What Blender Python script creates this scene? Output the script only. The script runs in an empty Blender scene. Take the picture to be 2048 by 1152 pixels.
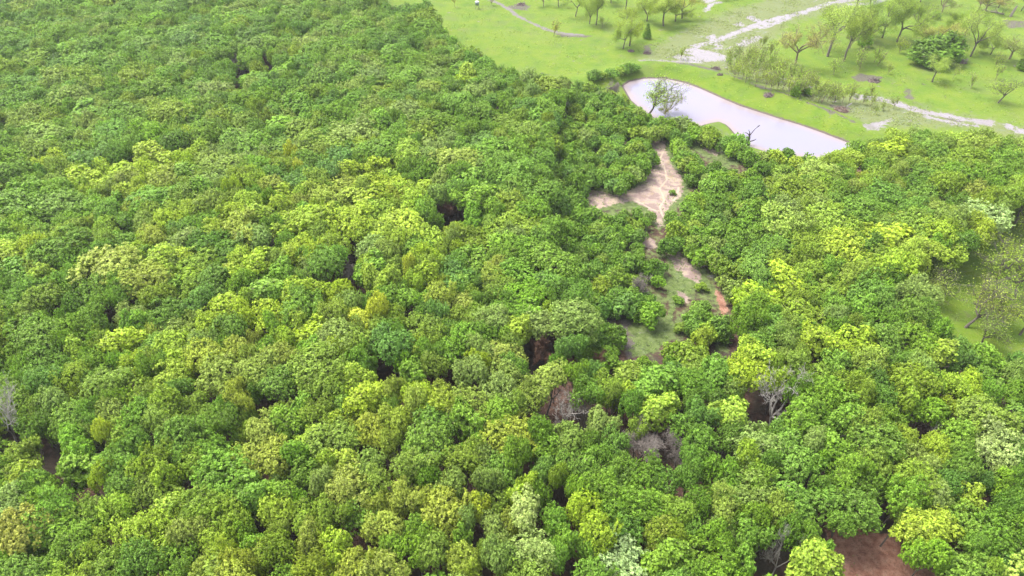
import bpy, math, random
import numpy as np
from mathutils import Vector, Matrix
random.seed(7); rng = np.random.default_rng(11)
R = math.radians
sc = bpy.context.scene
C = sc.collection

# ------------------------------------------------------------------ camera, sky, sun, exposure
CAM_H, PITCH, FPX = 80.0, 40.0, 1365.0
cam_d = bpy.data.cameras.new('camera'); cam = bpy.data.objects.new('camera', cam_d); C.objects.link(cam)
cam_d.sensor_width = 36.0; cam_d.lens = 36.0 * FPX / 2048.0
cam_d.clip_start = 0.5; cam_d.clip_end = 9000
cam.location = (0, 0, CAM_H); cam.rotation_euler = (R(90 - PITCH), 0, 0)
sc.camera = cam
SUN_EL, SUN_AZ = 62.0, -60.0          # azimuth from +Y towards +X
w = bpy.data.worlds.new('World'); sc.world = w; w.use_nodes = True
nt = w.node_tree; nt.nodes.clear()
sky = nt.nodes.new('ShaderNodeTexSky'); sky.sky_type = 'NISHITA'; sky.sun_disc = False
sky.sun_elevation = R(SUN_EL); sky.sun_rotation = R(SUN_AZ); sky.dust_density = 3.0
hs = nt.nodes.new('ShaderNodeHueSaturation'); hs.inputs['Saturation'].default_value = 0.35
bg = nt.nodes.new('ShaderNodeBackground'); bg.inputs['Strength'].default_value = 0.15
wo = nt.nodes.new('ShaderNodeOutputWorld')
nt.links.new(sky.outputs[0], hs.inputs['Color']); nt.links.new(hs.outputs[0], bg.inputs[0]); nt.links.new(bg.outputs[0], wo.inputs[0])
sd_ = bpy.data.lights.new('sun', 'SUN'); sd_.energy = 1.7; sd_.angle = R(25); sd_.color = (1.0, 0.96, 0.88)
sun = bpy.data.objects.new('sun', sd_); C.objects.link(sun)
sv = Vector((math.sin(R(SUN_AZ)) * math.cos(R(SUN_EL)), math.cos(R(SUN_AZ)) * math.cos(R(SUN_EL)), math.sin(R(SUN_EL))))
sun.rotation_euler = sv.to_track_quat('Z', 'Y').to_euler(); sun.location = (0, 0, 150)
sc.view_settings.view_transform = 'Standard'; sc.view_settings.look = 'None'
sc.view_settings.exposure = 1.62; sc.view_settings.gamma = 1.0
sc.cycles.max_bounces = 6; sc.cycles.diffuse_bounces = 3; sc.cycles.glossy_bounces = 2
sc.cycles.transmission_bounces = 3; sc.cycles.volume_bounces = 0

# ------------------------------------------------------------------ photo pixel -> place in the world
SP, CP = math.sin(R(PITCH)), math.cos(R(PITCH))
def P(px, py, z=0.0):
    a, b = (px - 1024) / FPX, -(py - 576) / FPX
    rx, ry, rz = a, CP + b * SP, -SP + b * CP
    if rz > -0.02: rz = -0.02
    t = (z - CAM_H) / rz
    return np.array((rx * t, ry * t)), t
def proj(x, y, z):
    zz = z - CAM_H
    d = y * CP - zz * SP; u = y * SP + zz * CP
    return 1024 + FPX * x / d, 576 - FPX * u / d, d
def poly(pts): return np.array([P(a, b)[0] for a, b in pts])
def sd_poly(X, Y, pl):
    """signed distance in metres to a polygon, positive inside"""
    out = np.full(X.shape, -30.0)
    m = (X > pl[:, 0].min() - 8) & (X < pl[:, 0].max() + 8) & (Y > pl[:, 1].min() - 8) & (Y < pl[:, 1].max() + 8)
    x, y = X[m], Y[m]
    if x.size == 0: return out
    d2 = np.full(x.shape, 1e9); ins = np.zeros(x.shape, bool)
    n = len(pl)
    for i in range(n):
        ax, ay = pl[i]; bx, by = pl[(i + 1) % n]
        ex, ey = bx - ax, by - ay
        t = np.clip(((x - ax) * ex + (y - ay) * ey) / (ex * ex + ey * ey + 1e-9), 0, 1)
        d2 = np.minimum(d2, (x - ax - t * ex) ** 2 + (y - ay - t * ey) ** 2)
        c = ((ay > y) != (by > y)) & (x < ex * (y - ay) / (by - ay + 1e-12) + ax)
        ins ^= c
    d = np.sqrt(d2); out[m] = np.where(ins, d, -d)
    return out
def sd_line(X, Y, pl, hw):
    out = np.full(X.shape, -30.0)
    m = (X > pl[:, 0].min() - 8 - hw) & (X < pl[:, 0].max() + 8 + hw) & (Y > pl[:, 1].min() - 8 - hw) & (Y < pl[:, 1].max() + 8 + hw)
    x, y = X[m], Y[m]
    if x.size == 0: return out
    d2 = np.full(x.shape, 1e9)
    for i in range(len(pl) - 1):
        ax, ay = pl[i]; bx, by = pl[i + 1]; ex, ey = bx - ax, by - ay
        t = np.clip(((x - ax) * ex + (y - ay) * ey) / (ex * ex + ey * ey + 1e-9), 0, 1)
        d2 = np.minimum(d2, (x - ax - t * ex) ** 2 + (y - ay - t * ey) ** 2)
    out[m] = hw - np.sqrt(d2)
    return out
def in_poly(px, py, pts):
    c = False; n = len(pts)
    for i in range(n):
        ax, ay = pts[i]; bx, by = pts[(i + 1) % n]
        if (ay > py) != (by > py) and px < (bx - ax) * (py - ay) / (by - ay) + ax: c = not c
    return c

# ------------------------------------------------------------------ outlines read from the photograph (photo pixels)
POND = [(1246,172),(1260,163),(1290,157),(1330,157),(1370,166),(1400,177),(1440,195),(1480,212),(1520,225),(1560,238),(1600,250),(1640,264),(1682,280),(1722,296),
        (1706,312),(1640,318),(1580,312),(1535,304),(1500,293),(1478,278),(1462,258),(1452,249),(1438,243),(1420,246),(1402,251),(1380,252),(1345,250),(1325,243),(1305,234),(1282,218),(1262,200)]
FIELD = [(735,-90),(752,-10),(780,6),(828,16),(868,34),(890,60),(930,92),(985,125),(1022,138),(1060,150),(1110,158),(1165,163),(1185,166),(1215,170),(1245,188),(1262,215),(1300,236),(1345,252),
         (1390,252),(1420,243),(1445,243),(1470,280),(1500,297),(1580,315),(1650,320),(1716,300),(1738,284),(1765,268),(1800,258),(1900,262),(1970,266),(2048,276),(2500,300),(2500,-90)]
MEADOW_R = [(2300,330),(2030,420),(1985,475),(1950,510),(1900,530),(1872,560),(1880,620),(1900,660),(1985,700),(2010,712),(2048,728),(2300,800)]
SOIL_A = [(1306,288),(1330,292),(1332,315),(1340,335),(1360,360),(1366,378),(1360,398),(1342,415),(1328,430),(1323,462),(1312,458),(1308,430),(1290,420),(1265,408),(1225,414),(1190,424),(1172,404),(1184,384),(1225,395),(1260,385),(1290,372),(1284,355),(1308,338),(1318,320),(1303,300)]
CLEAR_A = [(1300,284),(1345,286),(1352,330),(1375,365),(1378,400),(1350,425),(1335,450),(1320,470),(1300,455),(1280,425),(1190,425),(1170,405),(1180,380),(1230,378),(1275,365),(1275,345),(1305,328),(1298,305)]
CLEAR_B = [(1370,286),(1420,296),(1470,318),(1498,338),(1455,336),(1410,318),(1378,304)]
SOIL_B = [(1334,510),(1355,506),(1377,528),(1400,553),(1396,570),(1372,560),(1350,542)]
CLEAR_C = [(1330,505),(1360,505),(1405,552),(1435,585),(1456,630),(1440,640),(1425,600),(1395,585),(1372,600),(1368,618),(1352,622),(1345,650),(1362,672),(1335,690),(1305,715),(1262,724),(1248,706),(1262,690),(1252,664),(1238,646),(1205,650),(1200,634),(1250,636),(1290,652),(1330,646),(1336,612),(1326,575),(1340,560)]
SOIL_C = [(1200,632),(1245,636),(1262,650),(1258,690),(1268,722),(1250,722),(1246,680),(1236,650),(1205,650)]
SOIL_D = [(1354,590),(1362,585),(1380,608),(1372,614)]
SOIL_E = [(1430,585),(1440,590),(1456,628),(1442,640),(1434,612)]
CLEAR_D = [(1420,676),(1440,672),(1455,688),(1452,712),(1430,706)]
SOIL_F = [(1288,478),(1305,482),(1312,500),(1296,506),(1284,494)]
SOIL_G = [(1405,296),(1440,312),(1432,320),(1404,306)]
RED = [(1645,1052),(1690,1052),(1760,1076),(1792,1082),(1810,1110),(1850,1130),(1880,1165),(1960,1260),(1690,1260),(1672,1130),(1652,1085)]
BERM = [(1180,170),(1215,160),(1250,147),(1300,138),(1380,148),(1440,166),(1500,186),(1570,208),(1640,235),(1700,262),(1745,284)]
WET = [(1270,136),(1300,100),(1380,62),(1450,30),(1560,0),(1700,-20),(1780,-14),(1660,28),(1575,56),(1530,100),(1500,110),(1540,140),(1600,178),(1700,200),(1780,200),(1860,225),(1960,242),(2048,262),(2048,285),(1950,262),(1860,258),(1770,260),(1735,268),(1700,240),(1600,200),(1500,170),(1420,142),(1340,132)]
PUDS = [[(1318,128),(1340,117),(1352,124),(1372,129),(1400,129),(1452,128),(1450,117),(1430,110),(1400,106),(1385,103),(1374,112),(1380,118),(1352,115)],
        [(1408,82),(1428,74),(1436,84),(1420,86)],[(1464,55),(1480,50),(1488,57),(1472,59)],[(1424,92),(1432,104),(1446,104),(1440,92)],
        [(1395,95),(1408,91),(1408,98),(1396,101)],[(1722,262),(1735,252),(1760,248),(1782,244),(1770,256),(1745,272),(1728,275)],[(1400,-6),(1424,-6),(1432,8),(1412,14),(1398,6)]]
STREAMS = [([(1372,112),(1395,98),(1420,91),(1450,79),(1480,68),(1510,57),(1545,46),(1580,38),(1620,26),(1660,10),(1700,4),(1770,-4)],.85),
           ([(1450,122),(1400,130),(1370,132),(1330,132),(1280,131)],.55),([(1500,42),(1515,50),(1525,56)],.9),([(1480,94),(1498,88),(1515,80)],.8),([(1410,28),(1420,16),(1440,12)],.5),
           ([(1712,196),(1745,200),(1780,207),(1805,216),(1830,225),(1866,232),(1900,238),(1940,247),(1975,252)],.85),([(1850,236),(1900,250),(1950,258)],.5),
           ([(1510,142),(1560,160),(1620,178)],.35),([(2015,260),(2060,278)],.8),([(1590,34),(1560,50),(1520,62)],.6),([(1775,2),(1740,12),(1700,14)],.8)]
TRACKS = [([(980,2),(1003,12),(1017,20),(1035,34),(1060,47),(1080,56),(1100,65),(1130,71),(1165,74)],.75)]
DEBRIS = [[(1015,16),(1035,10),(1060,14),(1055,24),(1025,20)],[(1284,100),(1300,96),(1306,108),(1288,113)],[(1700,158),(1720,152),(1765,160),(1750,166),(1715,166)],
          [(1780,172),(1796,176),(1790,179)],[(1810,182),(1820,184),(1826,204),(1810,200)],[(1840,172),(1858,178),(1852,181)],[(1912,124),(1930,122),(1936,128),(1918,129)],
          [(1110,70),(1185,76),(1170,80),(1120,76)],[(2005,44),(2048,46),(2048,60),(2015,62)],[(1890,232),(1930,246),(1915,250),(1880,240)],[(1658,214),(1700,222),(1696,230),(1662,220)],
          [(790,205),(1,1),(2,2)][:0] or [(1080,156),(1100,158),(1090,164)],[(1350,134),(1440,150),(1436,156),(1350,140)],[(1500,178),(1545,192),(1540,197),(1500,183)],[(1640,225),(1670,236),(1660,242),(1636,232)]]
RILLS = [[(1325,312),(1318,328),(1326,340),(1330,352),(1332,368),(1318,384),(1324,396),(1327,408),(1318,420),(1322,432),(1330,446)],
         [(1268,406),(1285,414),(1302,424),(1316,428)],[(1316,384),(1300,380),(1285,386)],[(1356,382),(1352,400),(1342,414)]]
# gaps in the canopy where the forest floor shows: x, y, rx, ry
GAPS = [(907,760,20,32),(957,766,16,9),(105,890,17,14),(408,790,22,9),(388,815,10,8),(745,908,30,14),(862,985,14,14),(1695,878,10,12),(1662,998,18,16),(1745,984,12,5),
        (1885,742,22,12),(2008,820,16,16),(266,322,10,12),(213,462,12,7),(885,448,10,10),(705,478,11,7),(1828,562,24,8),(340,975,16,8),(160,985,8,8),(350,860,9,6),(398,856,12,5),
        (480,850,8,8),(700,1050,7,9),(730,1086,8,8),(625,438,16,5),(712,827,8,8),(1780,1045,12,7),(116,950,6,18),(535,840,6,10),(98,895,6,6),(1755,660,6,6),(1680,805,8,6),(1265,1070,10,9)]

FIELD_V = [(a, b) for a, b in FIELD if not (1225 < a < 1720 and b > 180)]
k_ = FIELD_V.index((1215, 170)) + 1
FIELD_V[k_:k_] = [(1240, 186), (1262, 205), (1300, 232), (1350, 238), (1400, 226), (1448, 236), (1480, 264), (1510, 282), (1580, 296), (1650, 298), (1712, 288)]
OPEN = [FIELD_V, MEADOW_R, SOIL_A, CLEAR_B, SOIL_B, CLEAR_C, CLEAR_D, SOIL_F, RED]
SCRUB_FLOOR = [(1150,180),(1250,190),(1340,235),(1440,236),(1500,285),(1640,340),(1560,400),(1520,520),(1500,600),(1470,700),(1440,730),(1250,740),(1190,700),(1160,600),(1120,480),(1110,350),(1120,250)]
wPOND, wBERM = poly(POND), poly(BERM)

# ------------------------------------------------------------------ the lie of the land
def height(X, Y):
    X = np.asarray(X, float); Y = np.asarray(Y, float)
    z = 0.9 + 0.35 * np.sin(X * .043 + 1.3) * np.cos(Y * .037) + 0.18 * np.sin(X * .11 + Y * .07)
    b = sd_line(X, Y, wBERM, 0.0)
    z = z + 1.3 * np.exp(-(b / 4.2) ** 2) * (b > -20)
    s = sd_poly(X, Y, wPOND)
    z = np.minimum(z, np.where(s > -7.5, -s * .42, 99))
    return np.maximum(z, -1.2)
def ground_at(px, py):
    z = 0.9
    for _ in range(4):
        q, t = P(px, py, z); z = float(height(np.array([q[0]]), np.array([q[1]]))[0])
    return q[0], q[1], z, t

# ------------------------------------------------------------------ node helpers
def mat(name):
    m = bpy.data.materials.new(name); m.use_nodes = True; m.node_tree.nodes.clear()
    return m, m.node_tree
def N(nt, typ, **kw):
    n = nt.nodes.new(typ)
    for k, v in kw.items():
        if k in n.inputs: n.inputs[k].default_value = v
        else: setattr(n, k, v)
    return n
def L(nt, a, b): nt.links.new(a, b)
def noise(nt, vec, scale, detail=4, rough=.55):
    n = N(nt, 'ShaderNodeTexNoise'); n.inputs['Scale'].default_value = scale; n.inputs['Detail'].default_value = detail
    n.inputs['Roughness'].default_value = rough; L(nt, vec, n.inputs['Vector']); return n.outputs[0]
def math_(nt, op, a, b=None, c=None):
    n = N(nt, 'ShaderNodeMath', operation=op)
    for i, v in enumerate((a, b, c)):
        if v is None: continue
        if isinstance(v, (int, float)): n.inputs[i].default_value = v
        else: L(nt, v, n.inputs[i])
    return n.outputs[0]
def ramp(nt, fac, stops):
    n = N(nt, 'ShaderNodeValToRGB'); e = n.color_ramp.elements
    while len(e) > 1: e.remove(e[-1])
    for i, (p, c) in enumerate(stops):
        q = e[0] if i == 0 else e.new(p)
        q.position = p; q.color = (*c, 1)
    L(nt, fac, n.inputs[0]); return n.outputs[0]
def mixc(nt, fac, a, b, mode='MIX'):
    n = N(nt, 'ShaderNodeMix', data_type='RGBA', blend_type=mode)
    for k, v in ((0, fac), (6, a), (7, b)):
        if isinstance(v, (int, float)): n.inputs[k].default_value = v
        elif isinstance(v, tuple): n.inputs[k].default_value = (*v, 1)
        else: L(nt, v, n.inputs[k])
    return n.outputs[2]
def sstep(nt, v, lo, hi):
    n = N(nt, 'ShaderNodeMapRange', interpolation_type='SMOOTHSTEP'); L(nt, v, n.inputs[0])
    n.inputs[1].default_value = lo; n.inputs[2].default_value = hi; return n.outputs[0]
def lin(r, g, b, k=1.0):
    f = lambda c: ((c / 255 + .055) / 1.055) ** 2.4 if c > 10 else c / 3295
    return (f(r) * k, f(g) * k, f(b) * k)

# ------------------------------------------------------------------ ground material
def ground_material():
    m, t = mat('ground'); geo = N(t, 'ShaderNodeNewGeometry'); pos = geo.outputs['Position']
    n1 = noise(t, pos, .035, 3); n2 = noise(t, pos, .22, 5, .6); n3 = noise(t, pos, 1.1, 6, .65); n4 = noise(t, pos, 5.0, 5, .7); n5 = noise(t, pos, .6, 5, .7)
    def at(name):
        a = N(t, 'ShaderNodeAttribute'); a.attribute_name = name; return a.outputs['Fac']
    def edge(name, amp=.35, soft=.06, fine=n3):
        v = math_(t, 'ADD', at(name), math_(t, 'MULTIPLY', math_(t, 'SUBTRACT', fine, .5), amp * 2))
        v = math_(t, 'ADD', v, math_(t, 'MULTIPLY', math_(t, 'SUBTRACT', n2, .5), amp))
        return sstep(t, v, .5 - soft, .5 + soft)
    litter = ramp(t, n3, [(.25, (.05, .03, .025)), (.45, (.14, .075, .055)), (.6, (.26, .15, .105)), (.8, (.42, .30, .22))])
    litter = mixc(t, sstep(t, n2, .45, .62), litter, ramp(t, n4, [(.3, (.06, .055, .04)), (.6, (.18, .15, .10)), (.8, (.10, .18, .05))]))
    # pasture grass
    g = ramp(t, n2, [(.25, (.22, .40, .035)), (.42, (.32, .53, .03)), (.55, (.39, .57, .035)), (.72, (.48, .62, .045))])
    g = mixc(t, math_(t, 'MULTIPLY', sstep(t, n1, .5, .7), .5), g, (.48, .60, .09))
    g = mixc(t, math_(t, 'MULTIPLY', sstep(t, n5, .56, .74), .55), g, (.26, .42, .13))
    g = mixc(t, math_(t, 'MULTIPLY', sstep(t, n3, .52, .72), .5), g, (.52, .56, .18))
    g = mixc(t, math_(t, 'MULTIPLY', sstep(t, n4, .5, .66), .5), g, (.18, .32, .06))
    g = mixc(t, math_(t, 'MULTIPLY', sstep(t, noise(t, pos, .09, 6, .7), .50, .68), .55), g, (.36, .42, .15))
    g = mixc(t, math_(t, 'MULTIPLY', sstep(t, noise(t, pos, .33, 7, .75), .60, .70), .6), g, (.33, .32, .20))
    g = mixc(t, 1.0, g, (.72, .79, .66), 'MULTIPLY')
    c = mixc(t, edge('grass', .3, .12), litter, g)
    # duller clearing grass inside the wood
    cg = ramp(t, n3, [(.3, (.075, .11, .028)), (.5, (.22, .32, .08)), (.65, (.30, .40, .13)), (.8, (.38, .36, .19))])
    cg = mixc(t, sstep(t, n5, .5, .7), cg, (.28, .38, .15))
    c = mixc(t, edge('clearing', .45, .1), c, cg)
    # waterlogged grass
    wg = ramp(t, n5, [(.3, (.26, .32, .10)), (.5, (.34, .40, .16)), (.7, (.30, .40, .22))])
    wg = mixc(t, math_(t, 'MULTIPLY', sstep(t, n4, .5, .7), .5), wg, (.42, .40, .28))
    c = mixc(t, math_(t, 'MULTIPLY', edge('wet', .8, .35, n5), .85), c, wg)
    db = ramp(t, n4, [(.3, (.10, .07, .08)), (.5, (.22, .18, .18)), (.7, (.42, .37, .36))])
    c = mixc(t, math_(t, 'MULTIPLY', edge('debris', 1.1, .15, n5), .85), c, db)
    tr = ramp(t, n4, [(.3, (.30, .27, .27)), (.7, (.46, .43, .44))])
    c = mixc(t, edge('track', .8, .25, n5), c, tr)
    pu = ramp(t, n3, [(.3, (.40, .37, .38)), (.5, (.58, .54, .58)), (.7, (.48, .42, .38))])
    pmask = edge('puddle', .95, .2, n5)
    mp = N(t, 'ShaderNodeMapping'); mp.vector_type = 'TEXTURE'; dv = P(1700, 4)[0] - P(1395, 98)[0]; mp.inputs['Rotation'].default_value = (0, 0, math.atan2(dv[1], dv[0])); mp.inputs['Scale'].default_value = (4.5, 1, 1)
    L(t, pos, mp.inputs[0]); ns = noise(t, mp.outputs[0], .75, 5, .62)
    pmask = math_(t, 'MAXIMUM', pmask, math_(t, 'MULTIPLY', math_(t, 'MULTIPLY', sstep(t, ns, .60, .66), sstep(t, at('wet'), .75, 1.0)), sstep(t, n1, .40, .52)))
    c = mixc(t, pmask, c, pu)
    # eroded pinkish soil with banding
    wv = N(t, 'ShaderNodeTexWave', bands_direction='DIAGONAL'); L(t, pos, wv.inputs['Vector'])
    for k, v in (('Scale', .11), ('Distortion', 16.0), ('Detail', 5.0), ('Detail Scale', 1.6)): wv.inputs[k].default_value = v
    so = ramp(t, wv.outputs['Fac'], [(.05, (.52, .39, .34)), (.3, (.64, .49, .44)), (.6, (.71, .56, .49)), (.95, (.78, .64, .48))])
    so = mixc(t, math_(t, 'MULTIPLY', sstep(t, n3, .5, .68), .7), so, (.46, .34, .32))
    so = mixc(t, math_(t, 'MULTIPLY', sstep(t, n5, .56, .66), .7), so, (.60, .47, .27))
    so = mixc(t, math_(t, 'MULTIPLY', sstep(t, n4, .58, .7), .5), so, (.30, .21, .18))
    c = mixc(t, edge('soil', .8, .16), c, so)
    c = mixc(t, math_(t, 'MULTIPLY', edge('rill', .18, .2), .9), c, (.92, .80, .60))
    rd = ramp(t, n3, [(.25, (.30, .14, .09)), (.42, (.56, .27, .18)), (.55, (.72, .40, .28)), (.75, (.85, .56, .42))])
    rd = mixc(t, math_(t, 'MULTIPLY', sstep(t, n4, .52, .62), .5), rd, (.12, .06, .035))
    rd = mixc(t, math_(t, 'MULTIPLY', sstep(t, noise(t, pos, 2.7, 6, .7), .6, .68), .8), rd, (.52, .38, .28))
    c = mixc(t, edge('redsoil', .45, .08), c, rd)
    # bare wet margin of the pond
    c = mixc(t, edge('bank', .3, .12, n3), c, ramp(t, n4, [(.3, (.15, .12, .10)), (.6, (.30, .25, .21)), (.8, (.45, .40, .36))]))
    c = mixc(t, 1.0, c, (.42, .40, .40), 'MULTIPLY')
    b = N(t, 'ShaderNodeBsdfPrincipled'); L(t, c, b.inputs['Base Color'])
    rg = N(t, 'ShaderNodeMapRange'); L(t, pmask, rg.inputs[0]); rg.inputs[3].default_value = .95; rg.inputs[4].default_value = .22
    L(t, rg.outputs[0], b.inputs['Roughness']); b.inputs['Specular IOR Level'].default_value = .35
    bp = N(t, 'ShaderNodeBump', Strength=.5, Distance=.12)
    h = math_(t, 'MULTIPLY', math_(t, 'ADD', n4, math_(t, 'MULTIPLY', n3, 1.5)), math_(t, 'SUBTRACT', 1.0, pmask))
    L(t, h, bp.inputs['Height']); L(t, bp.outputs[0], b.inputs['Normal'])
    o = N(t, 'ShaderNodeOutputMaterial'); L(t, b.outputs[0], o.inputs[0]); return m

def mesh_grid(name, X, Y, Z, attrs, material):
    ny, nx = X.shape
    v = np.stack([X, Y, Z], -1).reshape(-1, 3).astype(np.float32)
    i = np.arange(ny * nx).reshape(ny, nx)
    f = np.stack([i[:-1, :-1], i[:-1, 1:], i[1:, 1:], i[1:, :-1]], -1).reshape(-1, 4)
    me = bpy.data.meshes.new(name); fast_mesh(me, v, f)
    for k, a in attrs.items():
        at = me.attributes.new(k, 'FLOAT', 'POINT'); at.data.foreach_set('value', a.ravel().astype(np.float32))
    me.polygons.foreach_set('use_smooth', np.ones(len(f), bool))
    me.materials.append(material); ob = bpy.data.objects.new(name, me); C.objects.link(ob); return ob
def fast_mesh(me, v, f):
    k = f.shape[1]
    me.vertices.add(len(v)); me.vertices.foreach_set('co', np.ascontiguousarray(v, np.float32).ravel())
    me.loops.add(len(f) * k); me.loops.foreach_set('vertex_index', np.ascontiguousarray(f, np.int32).ravel())
    me.polygons.add(len(f)); me.polygons.foreach_set('loop_start', np.arange(0, len(f) * k, k, dtype=np.int32))
    me.polygons.foreach_set('loop_total', np.full(len(f), k, np.int32))
    me.update(calc_edges=True)

def axis(lo, hi, step, fine=None):
    a = list(np.arange(lo, hi + .01, step))
    if fine: a = [q for q in a if not fine[0] < q < fine[1]] + list(np.arange(fine[0], fine[1], step / 2))
    a = sorted(set(np.round(a, 3)))
    s, e = [], []
    d, x = 3.0, lo
    while x > lo - 3000: x -= d; d *= 1.5; s.append(x)
    d, x = 3.0, hi
    while x < hi + 5000: x += d; d *= 1.5; e.append(x)
    return np.array(s[::-1] + a + e)
q0 = P(1180, 480)[0]; q1 = P(1400, 285)[0]
xs = axis(-205, 215, .55, (q0[0] - 2, q1[0] + 6)); ys = axis(24, 290, .55, (q0[1], q1[1] + 2))
GX, GY = np.meshgrid(xs, ys); GZ = height(GX, GY)
def soft(s, w=1.3): return np.clip(.5 + s / (2 * w), 0, 1)
def mx(l): 
    o = l[0]
    for a in l[1:]: o = np.maximum(o, a)
    return o
sdP = lambda p: sd_poly(GX, GY, poly(p))
attrs = dict(
    grass=soft(mx([sdP(FIELD) + 5, sdP(MEADOW_R) + 4, sd_line(GX, GY, wBERM, 5.5), sd_poly(GX, GY, wPOND) + 2.5]), 2.0),
    clearing=np.maximum(soft(mx([sdP(p) for p in (CLEAR_A, CLEAR_B, CLEAR_C, CLEAR_D)]), 1.4), .5 * soft(sdP(SCRUB_FLOOR), 4)),
    wet=soft(sdP(WET), 4.0) * (1 - soft(sd_line(GX, GY, wBERM, 4.2), 1.0)),
    puddle=soft(mx([sdP(p) for p in PUDS] + [sd_line(GX, GY, poly(p), h * 1.6) for p, h in STREAMS]), 1.2),
    track=soft(mx([sd_line(GX, GY, poly(p), h) for p, h in TRACKS]), 1.0),
    debris=soft(mx([sdP(p) for p in DEBRIS] + [sdP(SOIL_C)] + [sd_line(GX, GY, poly([(1350,131),(1400,141),(1460,160),(1520,181),(1570,200),(1610,217),(1660,236),(1705,258)]), .55)]), 1.2),
    soil=soft(mx([sdP(p) for p in (SOIL_A, SOIL_B, SOIL_D, SOIL_F, SOIL_G)]), 1.0),
    rill=soft(mx([sd_line(GX, GY, poly(p), .16) for p in RILLS]), .5),
    redsoil=soft(mx([sdP(p) for p in (RED, SOIL_E)]), 1.2),
    bank=soft(sd_poly(GX, GY, wPOND) + .55, .8))
ground = mesh_grid('ground', GX, GY, GZ, attrs, ground_material()); ground['kind'] = 'structure'

# pond: still, silty water; pale sky reflection mixed into its base colour
m, t = mat('pond_water')
b = N(t, 'ShaderNodeBsdfPrincipled', Roughness=.10); b.inputs['IOR'].default_value = 1.33
pos = N(t, 'ShaderNodeNewGeometry').outputs['Position']
cc = ramp(t, noise(t, pos, .03, 3), [(.3, (.25, .215, .26)), (.5, (.235, .22, .29)), (.75, (.215, .215, .30))])
L(t, cc, b.inputs['Base Color'])
bp = N(t, 'ShaderNodeBump', Strength=.05, Distance=.02); L(t, noise(t, pos, 2.5, 3), bp.inputs['Height']); L(t, bp.outputs[0], b.inputs['Normal'])
o = N(t, 'ShaderNodeOutputMaterial'); L(t, b.outputs[0], o.inputs[0])
import bmesh
at_ = N(t, 'ShaderNodeAttribute'); at_.attribute_name = 'shore'
sh = math_(t, 'ADD', at_.outputs['Fac'], math_(t, 'MULTIPLY', math_(t, 'SUBTRACT', noise(t, pos, .25, 4, .6), .5), .5))
cc = mixc(t, math_(t, 'MULTIPLY', sstep(t, sh, .35, 1.0), .75), cc, (.27, .21, .19))
L(t, cc, b.inputs['Base Color'])
lo, hi = wPOND.min(0) - 3, wPOND.max(0) + 3
PX_, PY_ = np.meshgrid(np.arange(lo[0], hi[0], 1.0), np.arange(lo[1], hi[1], 1.0))
pond = mesh_grid('pond_water', PX_, PY_, PX_ * 0, dict(shore=np.clip(1 - sd_poly(PX_, PY_, wPOND) / 5.0, 0, 1)), m); pond['kind'] = 'structure'

# ------------------------------------------------------------------ plant materials
PAL = {'Z': (184, 200, 26), 'Y': (178, 192, 32), 'L': (152, 188, 24), 'B': (116, 172, 34), 'G': (98, 148, 42), 'D': (62, 114, 32), 'T': (82, 136, 66),
       'S': (138, 165, 92), 'O': (128, 156, 40), 'P': (166, 182, 74), 'A': (172, 172, 68), 'W': (160, 184, 128), 'V': (146, 180, 62), 'K': (110, 70, 55)}
TK = 1.06
def tint(c, jit=.06):
    r, g, b_ = lin(*PAL[c], TK); lu = .3 * r + .6 * g + .1 * b_
    mr, mg, mb = lin(110, 150, 50, TK)
    mk = .10 if c in 'YWAZ' else .32 if c in 'LV' else .54
    r, g, b_ = ((q * .87 + .13 * lu) * (1 - mk) + mk * m_ for q, m_ in ((r, mr), (g, mg), (b_, mb)))
    r *= 1.12 if mk > .2 else 1.0; g *= .98; b_ *= .78; jit = .04
    j = 1 + random.uniform(-jit, jit) * 2
    return [r * j * (1 + random.uniform(-jit, jit) * 1.5), g * j, max(.004, b_ * j * (1 + random.uniform(-.3, .3)))]
def leaf_material():
    m, t = mat('leaves')
    a = N(t, 'ShaderNodeAttribute'); a.attribute_name = 'tint'; a.attribute_type = 'INSTANCER'
    v = N(t, 'ShaderNodeAttribute'); v.attribute_name = 'leafvar'
    s = N(t, 'ShaderNodeSeparateColor'); L(t, v.outputs['Color'], s.inputs[0])
    sc_ = math_(t, 'ADD', .42, math_(t, 'MULTIPLY', s.outputs[0], 1.16))
    base = N(t, 'ShaderNodeVectorMath', operation='SCALE'); L(t, a.outputs['Color'], base.inputs[0]); L(t, sc_, base.inputs['Scale'])
    warm = mixc(t, math_(t, 'MULTIPLY', s.outputs[1], .38), base.outputs[0], mixc(t, 1.0, base.outputs[0], (1.28, 1.16, .9), 'MULTIPLY'))
    tw = mixc(t, s.outputs[2], warm, (.16, .11, .09))
    d = N(t, 'ShaderNodeBsdfPrincipled', Roughness=.55); L(t, tw, d.inputs['Base Color']); d.inputs['Specular IOR Level'].default_value = .25
    tr = N(t, 'ShaderNodeBsdfTranslucent'); L(t, mixc(t, 1.0, tw, (1.15, 1.15, .7), 'MULTIPLY'), tr.inputs[0])
    mx_ = N(t, 'ShaderNodeMixShader'); mx_.inputs[0].default_value = .30
    L(t, d.outputs[0], mx_.inputs[1]); L(t, tr.outputs[0], mx_.inputs[2])
    o = N(t, 'ShaderNodeOutputMaterial'); L(t, mx_.outputs[0], o.inputs[0]); return m
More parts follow.
